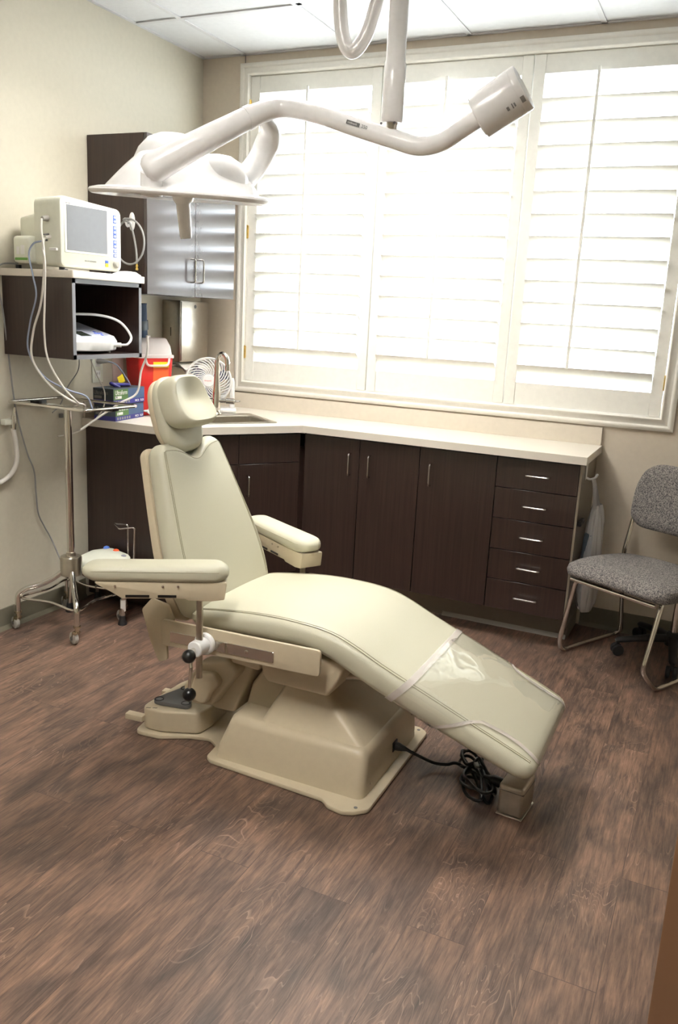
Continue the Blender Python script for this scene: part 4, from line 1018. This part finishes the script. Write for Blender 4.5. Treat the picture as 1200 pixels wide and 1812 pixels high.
# coiled tube on a hook on the side of the wall cabinet
hk = Vector((.255, -.9305, 1.82))
t = thing('wall_hook', 'white adhesive hook on the side of the wall cabinet', 'hook', hk)
obj('plate', loft(NB(), [[hk+Vector((.016*k*math.cos(a), -h, .040*k*math.sin(a))) for a in [2*PI*i/24 for i in range(24)]] for k, h in ((1, 0), (1, .004), (.8, .008), (.3, .010))]), M_['whitep'], t)
obj('prong', tube(NB(), catmull([hk+Vector((0, -.008, -.005)), hk+Vector((-.004, -.028, -.022)), hk+Vector((-.010, -.034, .0)), hk+Vector((-.012, -.034, .012))], 5), .006, 10), M_['whitep'], t)
pts = []
for k in range(22):
    a = PI/2+2*PI*k/20.; pts.append((hk.x+.010+.085*math.cos(a), hk.y-.022-.001*k, hk.z-.090+.098*math.sin(a)))
pts += [(hk.x+.01, hk.y-.030, hk.z-.01), (hk.x+.03, hk.y-.030, hk.z-.06), (hk.x+.045, hk.y-.030, hk.z-.13), (hk.x+.048, hk.y-.030, hk.z-.185)]
t = thing('coiled_tube', 'loop of grey tubing hanging from the white hook', 'tube', (hk.x, hk.y-.02, hk.z-.09))
obj('tubing', tube(NB(), catmull(pts, 4), .0045, 8), M_['cable'], t)
e = Vector((hk.x+.048, hk.y-.030, hk.z-.185)); obj('brass_fitting', lathe(NB(), [(0, 0), (.005, 0), (.005, -.006), (.0065, -.007), (.0065, -.013), (.005, -.014), (.005, -.018), (.007, -.019), (.007, -.028), (0, -.028)], e, seg=12), M_['brass'], t)

# paper towel dispenser
t = thing('paper_towel_dispenser', 'stainless steel paper towel dispenser on the left wall under the cabinet', 'dispenser', (.06, -.23, 1.165))
bm = bx(NB(), .002, .118, -.365, -.105, 1.165, 1.487, .004, 2); obj('housing', bm, M_['steel'], t)
obj('front_door', bx(NB(), .1185, .124, -.360, -.110, 1.172, 1.482, .002, 2), M_['steel'], t)
obj('lock', lathe(NB(), [(0, .003), (.008, .003), (.010, 0)], (.124, -.235, 1.458), (1, 0, 0), 18), M_['dgrey'], t)
obj('level_slot', bx(NB(), .055, .060, -.3657, -.3650, 1.30, 1.345), M_['black'], t, smooth=False)
bm = NB()
for k, (dz, dx_, sl) in enumerate(((0, 0, .02), (-.01, .01, .05), (-.022, .0, .09))):
    loft(bm, [[Vector((.03, -.34, 1.160+dz)), Vector((.03, -.13, 1.160+dz)), Vector((.03, -.13, 1.161+dz)), Vector((.03, -.34, 1.161+dz))], [Vector((.10+dx_, -.345+.01*k, 1.150+dz)), Vector((.10+dx_, -.13, 1.152+dz)), Vector((.10+dx_, -.13, 1.153+dz)), Vector((.10+dx_, -.345+.01*k, 1.151+dz))], [Vector((.15+dx_, -.36+.02*k, 1.130+dz-sl*.3)), Vector((.155+dx_, -.14, 1.135+dz)), Vector((.155+dx_, -.14, 1.136+dz)), Vector((.15+dx_, -.36+.02*k, 1.131+dz-sl*.3))]])
obj('paper_towel', bm, M_['paper'], t)

# dark blue cuff / cup on the wall
cb = Vector((.075, -.66, 1.28))
t = thing('fabric_cuff', 'rolled dark blue cuff hanging on the left wall behind the open shelf', 'cuff', cb)
obj('cuff', lathe(NB(), [(.046, 0), (.058, .17), (.060, .178), (.054, .178), (.042, .004), (.046, 0)], cb, (-.05, -.1, 1), 30), M_['denim'], t)
obj('strap', lathe(NB(), [(.052, .05), (.0555, .05), (.058, .095), (.0565, .095)], cb, (-.05, -.1, 1), 30), M_['slate'], t)

# ------------------------------------------------------------------ things on the worktop
CZ = .9103
def glove_box(z, rotz, size_txt, label, opened):
    c = Vector((.125, -.875, z)); w, l, h = .118, .245, .076
    t = thing('glove_box', label, 'box', c, 'glove boxes on the worktop')
    R3 = Matrix.Rotation(rotz, 3, 'Z')
    def W(p): return c+R3 @ Vector(p)
    bo_ = obj('carton', box(NB(), c+Vector((0, 0, h/2)), (w, l, h), .001, 1, R3), M_['slate'], t)
    X_ = R3 @ Vector((1, 0, 0)); Y_ = R3 @ Vector((0, 1, 0))
    def patch(nm, face, a0, a1, z0, z1, m_, off=.0006):
        if face == 'x': cc_ = W((w/2+off/2, (a0+a1)/2, (z0+z1)/2)); s_ = (off, a1-a0, z1-z0)
        else: cc_ = W(((a0+a1)/2, -l/2-off/2, (z0+z1)/2)); s_ = (a1-a0, off, z1-z0)
        return obj(nm, box(NB(), cc_, s_, 0, 1, R3), m_, bo_, smooth=False)
    patch('green_panel', 'x', -l/2+.002, -.01, .022, h-.004, grad); patch('blue_panel', 'x', -.01, l/2-.001, .022, h-.004, grad2)
    patch('purple_band', 'x', -l/2+.001, l/2-.001, .001, .022, M_['navy']); patch('purple_band', 'y', -w/2+.001, w/2-.001, .001, .022, M_['navy'])
    text('Ultraform', bo_, .030, W((w/2+.0008, -l/2+.012, .056)), Y_, (0, 0, 1), M_['whitep'], sx=.78)
    text('Ultraform', bo_, .026, W((-w/2+.006, -l/2-.0008, .054)), X_, (0, 0, 1), M_['cable'], sx=.78)
    text('MICR', bo_, .015, W((w/2+.0008, .045, .011)), Y_, (0, 0, 1), M_['whitep'], sx=.9)
    text('FLEX', bo_, .015, W((w/2+.0008, .088, .011)), Y_, (0, 0, 1), M_['whitep'], sx=.9)
    p_ = patch('size_label', 'x', -l/2+.014, -l/2+.062, .028, .041, M_['whitep'], .001); text(size_txt, p_, .014, W((w/2+.0014, -l/2+.018, .0345)), Y_, (0, 0, 1), M_['black'])
    patch('size_label', 'y', -w/2+.008, -w/2+.05, .028, .040, M_['cable'], .001)
    obj('round_seal', lathe(NB(), [(.008, .0003), (.0095, .0006), (.011, .0003)], W((w/2, l/2-.025, .050)), X_, 24), M_['whitep'], bo_)
    for i in range(6):
        patch('pictogram', 'x', -l/2+.014+.02*i, -l/2+.026+.02*i, .005, .017, M_['cable'], .001)
    if opened:
        ov = loft(NB(), [[W((.035*k*math.cos(a), .085*k*math.sin(a), h+hh)) for a in [2*PI*i/24 for i in range(24)]] for k, hh in ((1, .0005), (.98, .0012), (.2, .0012))]); obj('opening', ov, M_['black'], t)
        obj('glove', tube(NB(), catmull([W((.02, -.02, h-.002)), W((-.015, -.04, h+.016)), W((-.02, -.01, h+.010)), W((.015, .045, h+.008)), W((.0, .07, h-.002))], 6), .009, 10), M_['navy'], t)
    return t
grad = mat('green_grey_print', (84, 118, 66), .5, noise=(18, .35)); grad2 = mat('slate_blue_print', (70, 92, 128), .5, noise=(14, .3))
glove_box(CZ, .10, 'S', 'lower blue and green glove box of the stack on the worktop, touching the worktop', False)
glove_box(CZ+.0765, .04, 'M', 'upper opened blue and green glove box with a purple glove, top of the stack', True)

# sharps container
sx_, sy_ = .115, -.625
t = thing('sharps_container', 'red sharps container with a clear lid and yellow labels, behind the glove boxes', 'container', (sx_, sy_, CZ))
R3 = Matrix.Rotation(-.35, 3, 'Z')
def SW(p): return Vector((sx_, sy_, CZ))+R3 @ Vector(p)
def sring(hx, hy_, z, r=.018): return [SW((p[0], p[1], z)) for p in rpoly([(-hx, -hy_), (hx, -hy_), (hx, hy_), (-hx, hy_)], r, 4)]
obj('bin', loft(NB(), [sring(.052, .085, 0), sring(.055, .088, .004), sring(.068, .102, .290), sring(.068, .102, .295)]), M_['red'], t)
lid = obj('lid', loft(NB(), [sring(.072, .106, .287), sring(.072, .106, .301), sring(.066, .098, .305), sring(.062, .092, .345), sring(.045, .080, .380), sring(.040, .074, .385)]), M_['milky'], t)
obj('lid_knob', cyl(NB(), SW((.0, -.02, .384)), SW((0, -.02, .397)), .022, 20, bev=.003), M_['milky'], lid)
hx_ = .078; obj('handle', tube(NB(), fillet([SW((hx_-.004, -.072, .293)), SW((hx_, -.062, .250)), SW((hx_, .062, .250)), SW((hx_-.004, .072, .293))], .02, 4), .006, 8), M_['milky'], t)
def slab_on(nm, y0, y1, z0, z1, m_, dx_=.0):
    k0 = .055+.013*z0/.29; k1 = .055+.013*z1/.29
    return obj(nm, loft(NB(), [[SW((k0+.0008, y0, z0)), SW((k0+.0008, y1, z0)), SW((k0+.0016, y1, z0)), SW((k0+.0016, y0, z0))], [SW((k1+.0008, y0, z1)), SW((k1+.0008, y1, z1)), SW((k1+.0016, y1, z1)), SW((k1+.0016, y0, z1))]]), m_, t, smooth=False)
slab_on('yellow_label', -.02, .072, .240, .268, M_['yellow']); slab_on('orange_label', -.02, .072, .165, .240, M_['orange'])
yl = slab_on('yellow_label', -.02, .072, .135, .165, M_['yellow']); text('CAUTION', yl, .016, SW((.0640, -.014, .150)), R3 @ Vector((0, 1, 0)), (0, 0, 1), M_['red'], sx=.9)
# red tray under bin (white base seen at right)
# fan
fc_ = Vector((.275, -.325, CZ)); fdv = Vector((.52, -.80, .10)).normalized(); fs = Vector((0, 0, 1)).cross(fdv).normalized(); fu = fdv.cross(fs).normalized()
t = thing('desk_fan', 'round white desk fan with a spiral grille behind the faucet', 'fan', fc_)
hub = fc_+Vector((0, 0, .165))
R_ = .125
obj('shroud', lathe(NB(), [(.100, -.055), (.118, -.045), (R_, -.01), (R_, .012), (.120, .018), (.113, .014), (.112, -.02), (.100, -.045)], hub, fdv, 56), M_['whitep'], t)
bm = NB()
for k in range(30):
    a = 2*PI*k/30; P_ = []
    for j in range(7):
        f = j/6; r = .034+(.114-.034)*f; aa = a+.95*f**1.1; P_.append(hub+fs*r*math.cos(aa)+fu*r*math.sin(aa)+fdv*(.018-.006*f))
    tube(bm, P_, .0029, 6)
for r in (.060, .088): tube(bm, [hub+fs*r*math.cos(2*PI*i/40)+fu*r*math.sin(2*PI*i/40)+fdv*.014 for i in range(40)], .0010, 6, closed=True)
obj('grille', bm, M_['whitep'], t)
hb = obj('centre_cap', lathe(NB(), [(0, .024), (.030, .022), (.035, .016), (.035, .010)], hub, fdv, 32), M_['whitep'], t)
text('Honeywell', hb, .010, hub+fdv*.0236+fs*-.022, fs, fu, M_['red'], sx=.85)
bm = NB()
for k in range(3):
    a = 2*PI*k/3+.4; rows = []
    for j in range(6):
        f = j/5; r = .02+.082*f; hw = .55*(.5+.5*math.sin(PI*min(1, f+.25)))
        rows.append([hub+fs*r*math.cos(a+s_*hw)+fu*r*math.sin(a+s_*hw)+fdv*(-.022+.012*s_) for s_ in (-1, -.5, 0, .5, 1)])
    rows2_ = [[p-fdv*.002 for p in r] for r in rows]
    for S in (rows, rows2_):
        V = [[bm.verts.new(p) for p in r] for r in S]
        for A_, B_ in zip(V, V[1:]):
            for j in range(4): bm.faces.new((A_[j], A_[j+1], B_[j+1], B_[j]))
cyl(bm, hub-fdv*.035, hub-fdv*.005, .024, 20)
obj('blades', bm, mat('blade_shadow_blue_grey', (112, 116, 140), .5), t)  # blades coloured dark blue-grey to paint in the shadow behind the grille
for s in (-1, 1):
    a = hub+fs*s*.128; bb = Vector((a.x, a.y, CZ+.02)); bm = tube(NB(), [a+Vector((0, 0, .02)), a, (a+bb)/2, bb], [.006, .012, .013, .014], 12, flat=1); obj('stand_arm', bm, M_['whitep'], t)
obj('stand_base', box(NB(), fc_+Vector((0, 0, .012)), (.30, .09, .022), .009, 3, math.atan2(fs.y, fs.x)), M_['whitep'], t)
# soap bottle half hidden by the headrest
sb = Vector((.375, -.52, CZ+.0045))
t = thing('soap_bottle', 'small pale green pump bottle beside the faucet, half hidden by the headrest', 'bottle', sb)
obj('bottle', lathe(NB(), [(0, 0), (.028, 0), (.030, .004), (.030, .085), (.022, .105), (.012, .112), (.012, .12), (0, .12)], sb, seg=26), mat('pale_green_liquid', (206, 222, 200), .2), t)
obj('pump', tube(NB(), fillet([sb+Vector((0, 0, .118)), sb+Vector((0, 0, .152)), sb+Vector((.012, -.03, .150))], .008, 4), .006, 10), M_['whitep'], t)
# small tangle of white cord by the glove boxes
pts = [(.17+.022*math.cos(k*1.9)+.004*k*.3, -.705+.022*math.sin(k*1.3), CZ+.006+.014*abs(math.sin(k*1.1))+.0015*k) for k in range(16)]
solo('tangled_string', tube(NB(), catmull(pts, 5), .0045, 8), M_['whitep'], 'small tangle of white cord on the worktop right of the glove boxes', 'cord', (.19, -.71, CZ))

# outlets on the left wall
t = thing('wall_outlet', 'white wall outlet with a grey plug, above the glove boxes', 'outlet', (0.001, -.885, 1.14))
pt_ = obj('cover_plate', bx(NB(), .0005, .006, -.925, -.850, 1.075, 1.215, .002, 2), M_['ivory'], t)
for z in (1.115, 1.170):
    s_ = obj('socket', bx(NB(), .006, .0085, -.905, -.870, z-.018, z+.018, .001, 1), M_['whitep'], t)
    for dy in (-.007, .007): obj('slot', bx(NB(), .0085, .009, -.8875+dy-.0012, -.8875+dy+.0012, z-.002, z+.010), M_['black'], s_, smooth=False)
t = thing('wall_plate', 'blank pale wall plate between the outlet and the sharps container', 'wall plate', (0.001, -.735, 1.15))
obj('cover_plate', bx(NB(), .0005, .006, -.775, -.695, 1.075, 1.215, .002, 2), M_['pink'], t)
obj('screw', cyl(NB(), (.006, -.735, 1.20), (.007, -.735, 1.20), .003, 10), M_['nickel'], t)
t = thing('plug_cord', 'grey plug and short cord with a yellow tag running behind the glove boxes', 'cord', (.02, -.87, 1.17))
obj('plug', tube(NB(), [(.0095, -.8875, 1.178), (.020, -.8875, 1.178), (.035, -.880, 1.178), (.05, -.865, 1.178)], [.014, .014, .010, .006], 12), M_['cable'], t)
obj('cord', tube(NB(), catmull([(.05, -.865, 1.178), (.08, -.84, 1.165), (.10, -.80, 1.11), (.11, -.77, 1.06), (.10, -.73, .98), (.10, -.725, .93)], 6), .004, 8), M_['bcable'], t)
obj('tag', box(NB(), (.105, -.835, 1.095), (.002, .035, .04), 0, 1, Matrix.Rotation(.5, 3, 'X') @ Matrix.Rotation(-.3, 3, 'Z')), M_['yellow'], t)

# ------------------------------------------------------------------ hoses and leads
t = thing('suction_hose', 'grey-white suction hose on a wall holder at the left edge', 'hose', (.03, -1.47, .93))
obj('holder', bx(NB(), .001, .028, -1.505, -1.452, .925, .950, .004, 2), M_['ivory'], t)
obj('handpiece', tube(NB(), [(.030, -1.462, .905), (.032, -1.460, .955), (.032, -1.459, .968), (.034, -1.456, 1.0)], [.011, .012, .008, .006], 14), M_['chrome'], t)
obj('hose', tube(NB(), catmull([(.030, -1.463, .91), (.034, -1.455, .84), (.036, -1.455, .77), (.030, -1.475, .72), (.022, -1.51, .69), (.02, -1.56, .68), (.03, -1.66, .70), (.03, -1.75, .80)], 7), .0105, 12), M_['wcable'], t)
solo('wall_peg', bx(NB(), .001, .018, -1.158, -1.140, .925, .945, .003, 2), M_['dgrey'], 'tiny metal peg on the left wall behind the instrument stand', 'peg', (.001, -1.15, .935))
def lead(pts, r, m_, label, name='monitor_lead', n=8):
    return solo(name, tube(NB(), catmull(pts, n), r, 8), M_[m_], label, 'cable', pts[0])
sp1 = mp((.285, my0-.026, mz+.190)); sp2 = mp((.28, my0-.024, mz+.106)); sp3 = mp((.30, my0-.026, mz+.118))
lead([sp1, sp1+Vector((.01, -.012, -.05)), (.285, -1.515, 1.62), (.262, -1.515, 1.45), (.215, -1.515, 1.33), (.205, -1.515, 1.22), (.275, -1.50, 1.12), (.36, -1.46, 1.055), (.335, -1.36, 1.030), (.30, -1.33, 1.00)], .0045, 'wcable', 'thick white lead from the monitor side down the left of the shelf box')
lead([sp3, sp3+Vector((0, -.012, -.04)), (.295, -1.522, 1.60), (.285, -1.520, 1.45), (.278, -1.520, 1.33), (.285, -1.51, 1.22), (.335, -1.48, 1.11), (.365, -1.43, 1.045), (.30, -1.38, 1.020)], .0040, 'wcable', 'white lead hanging straight in front of the shelf box side')
lead([sp2, sp2+Vector((-.03, -.014, -.012)), (.215, -1.525, 1.63), (.232, -1.525, 1.55), (.245, -1.524, 1.47), (.205, -1.522, 1.36), (.190, -1.52, 1.25), (.25, -1.50, 1.15), (.34, -1.46, 1.10), (.40, -1.42, 1.075), (.415, -1.40, 1.02)], .0036, 'bcable', 'blue-grey lead from the monitor curving down onto the tray frame')
lead([(.03, -1.40, 1.60), (.012, -1.485, 1.585), (.008, -1.490, 1.50), (.012, -1.475, 1.40), (.012, -1.455, 1.22), (.010, -1.430, 1.02), (.012, -1.405, .90), (.010, -1.365, .78), (.010, -1.330, .70), (.012, -1.325, .60), (.012, -1.315, .50), (.012, -1.28, .43), (.014, -1.24, .36), (.10, -1.27, .27)], .0034, 'cable', 'dark grey mains lead running down the left wall to the stand base', 'mains_lead')
lead([(.10, -1.12, 1.224), (.10, -1.13, 1.15), (.085, -1.18, 1.08), (.09, -1.24, 1.0), (.10, -1.30, .97)], .0026, 'cable', 'thin grey lead under the shelf box, the left one of two', 'thin_lead')
lead([(.13, -1.09, 1.224), (.16, -1.08, 1.14), (.205, -1.075, 1.05), (.20, -1.10, .96), (.14, -1.17, .88), (.10, -1.27, .86)], .0030, 'wcable', 'thin white lead under the shelf box, drooping behind the pole', 'thin_lead')
lead([(.392, -1.000, 1.32), (.385, -.995, 1.24), (.355, -1.0, 1.16), (.345, -1.02, 1.06), (.30, -1.08, 1.015), (.25, -1.15, .96), (.215, -1.25, .90)], .0048, 'wcable', 'white tube dropping from the right of the shelf box past the glove boxes', 'white_tube')

# ------------------------------------------------------------------ hanging plastic bag
hkx, hky = 2.300, -.30
t = thing('hanging_bag', 'clear plastic drawstring bag hanging from the end of the counter', 'bag', (2.33, -.22, .12))
bm = NB(); bx(bm, 2.2828, 2.2875, -.335, -.305, .79, .872, .001, 1)
tube(bm, catmull([(2.287, -.32, .80), (2.305, -.32, .795), (2.325, -.32, .805), (2.335, -.32, .822)], 5), .005, 8)
hk_ = obj('hook', bm, M_['whitep'], t)
rings = []
random.seed(11)
def ringb(cx_, cy_, z, rx, ry, am, ph):
    return [Vector((cx_+(rx+am*math.sin(5*a+ph)+am*.6*math.sin(11*a-ph))*math.cos(a), cy_+(ry+am*math.sin(6*a+ph*2)+am*.5*math.sin(13*a))*math.sin(a), z)) for a in [2*PI*i/60 for i in range(60)]]
spec = [(.665, .018, .05, .004), (.64, .024, .062, .005), (.60, .030, .070, .006), (.52, .036, .082, .006), (.44, .042, .092, .005), (.36, .046, .096, .005), (.27, .046, .092, .006), (.20, .040, .078, .007), (.155, .028, .055, .005), (.14, .008, .02, .001)]
for i, (z, rx, ry, am) in enumerate(spec): rings.append(ringb(2.335, -.215, z, rx, ry, am, i*.45))
bm = loft(NB(), rings, cap=False); obj('bag_film', bm, M_['film'], t)
for s in (-1, 1):
    obj('drawstring', tube(NB(), catmull([(2.318, -.32, .803), (2.325, -.29+s*.01, .76), (2.33, -.25+s*.04, .70), (2.335, -.225+s*.048, .655)], 6), .009, 8, flat=.25), M_['film'], t)
bm = NB()
for k in range(16):
    ball(bm, (2.335+random.uniform(-.02, .02), -.215+random.uniform(-.045, .045), .165+random.uniform(0, .10)), random.uniform(.014, .024), 8, (1, 1.2, .8))
o = obj('crumpled_contents', bm, M_['paper'], t, smooth=False)
obj('dark_item', bx(NB(), 2.30, 2.345, -.29, -.25, .40, .54, .01, 2), M_['slate'], t); obj('blue_item', bx(NB(), 2.315, 2.36, -.26, -.16, .385, .41, .008, 2), M_['navy'], t)
t2 = thing('black_bracket', 'short black bracket on the counter end panel behind the bag', 'bracket', (2.29, -.36, .60))
obj('bar', bx(NB(), 2.2825, 2.300, -.40, -.30, .590, .612, .003, 1), M_['black'], t2)

# ------------------------------------------------------------------ grey sled-base chair
A_ = Vector((2.276, -.44)); B_ = Vector((2.706, -.668)); rt = (B_-A_).normalized(); bk_ = Vector((-rt.y, rt.x)); Wd = (B_-A_).length
t = thing('guest_chair', 'grey tweed guest chair with a chrome sled frame beside the counter', 'chair', (2.60, -.35, 0))
def G(u, v, z): p = A_+rt*u+bk_*v; return Vector((p.x, p.y, z))
for u in (0, Wd):
    s = 1 if u == 0 else -1
    if u == 0: head = [G(.28, -.085, .400), G(.13, -.095, .402), G(.105, -.085, .385), G(.012, -.028, .07), G(0, .01, .011)]
    else: head = [G(.42, .20, .408), G(.445, .16, .420), G(.465, .02, .436), G(.472, -.085, .105), G(.487, .005, .011)]
    path = head+[G(u, .42, .011), G(u+s*.02, .435, .03), G(u+s*.03, .36, .44), G(u+s*.035, .40, .62), G(u+s*.04, .43, .80)]
    obj('sled_frame', tube(NB(), fillet(path, .035, 5), .0105, 12), M_['chrome'], t)
obj('seat_bar', tube(NB(), [G(.10, -.112, .402), G(Wd+.02, -.112, .402)], .009, 10), M_['chrome'], t)
Z_ = Vector((0, 0, 1)); U_ = Wd/2+.065
st = [(G(U_, -.145, .437), Z_, Wd/2-.02, .020), (G(U_, -.09, .442), Z_, Wd/2+.003, .030), (G(U_, .05, .440), Z_, Wd/2+.010, .034), (G(U_-.01, .22, .432), Z_, Wd/2-.005, .032), (G(U_-.01, .335, .430), Z_, Wd/2-.04, .026)]
p = Pad(st, (rt.x, rt.y, 0), r=.028, crown=.014, cap=.05); p.capw = 1.0
obj('seat', p.mesh(nd=24, nu=48), M_['tweed'], t)
bl = (Vector((0, 0, .36))+Vector((bk_.x, bk_.y, 0))*.075).normalized(); bnn = Vector((rt.x, rt.y, 0)).cross(bl).normalized()
st = [(G(Wd/2, .365, .575), bnn, Wd/2-.045, .020), (G(Wd/2, .385, .66), bnn, Wd/2-.03, .024), (G(Wd/2, .405, .77), bnn, Wd/2-.035, .024), (G(Wd/2, .425, .87), bnn, Wd/2-.075, .020)]
p = Pad(st, (rt.x, rt.y, 0), r=.018, crown=.004, cap=.055); p.capw = 1.3
obj('backrest', p.mesh(nd=20, nu=48), M_['tweed'], t)

# rolling stool tucked behind it
HX, HY = 2.74, -.225
t = thing('rolling_stool', 'black five-star rolling stool base with a chrome column behind the guest chair', 'stool', (HX, HY, 0))
obj('column', tube(NB(), [(HX, HY, .06), (HX, HY, .30)], .016, 16), M_['chrome'], t)
obj('hub', lathe(NB(), [(0, .065), (.035, .065), (.035, .115), (.025, .125), (0, .125)], (HX, HY, 0), seg=24), M_['rubber'], t)
for k in range(5):
    a = math.radians(-86-72*k); d = Vector((math.cos(a), math.sin(a), 0)); R0 = .245
    if HY+d.y*R0 > -.03: R0 = .16
    h = Vector((HX, HY, 0))
    ar = obj('star_leg', tube(NB(), [h+Vector((0, 0, .095)), h+d*R0*.5+Vector((0, 0, .090)), h+d*R0+Vector((0, 0, .072)), h+d*(R0+.012)+Vector((0, 0, .068))], [.024, .020, .016, .010], 12, flat=.8), M_['rubber'], t)
    e = h+d*R0; sd_ = Vector((-d.y, d.x, 0))
    bm = cyl(NB(), e+Vector((0, 0, .07)), e+Vector((0, 0, .035)), .008, 10)
    for s in (-1, 1): cyl(bm, e+sd_*s*.006+Vector((0, 0, .027)), e+sd_*s*.024+Vector((0, 0, .027)), .0262, 20, bev=.003)
    obj('caster', bm, M_['rubber'], ar)
obj('stool_seat', lathe(NB(), [(0, .335), (.10, .335), (.125, .342), (.13, .358), (.12, .375), (.08, .382), (0, .384)], (HX+.02, HY+.03, 0), seg=36), M_['rubber'], t)

# ------------------------------------------------------------------ brown door leaf at the right edge
dr = bpy.data.objects.new('door_1', None); C.objects.link(dr); dr['kind'] = 'structure'; dr.location = (3.05, -3.2, 0)
DE = Vector((2.846, -3.060, 0)); dv = Vector((.93, -.37, 0)).normalized(); c = DE+dv*.42
obj('leaf', box(NB(), (c.x, c.y, 1.02), (.84, .044, 2.03), .003, 2, math.atan2(dv.y, dv.x)), M_['wood'], dr)
bm = cyl(NB(), (c+dv*.34).xyz+Vector((0, 0, 1.0)), (c+dv*.34).xyz+Vector((.03, .06, 1.0)), .012, 12); obj('door_handle', bm, M_['nickel'], dr)
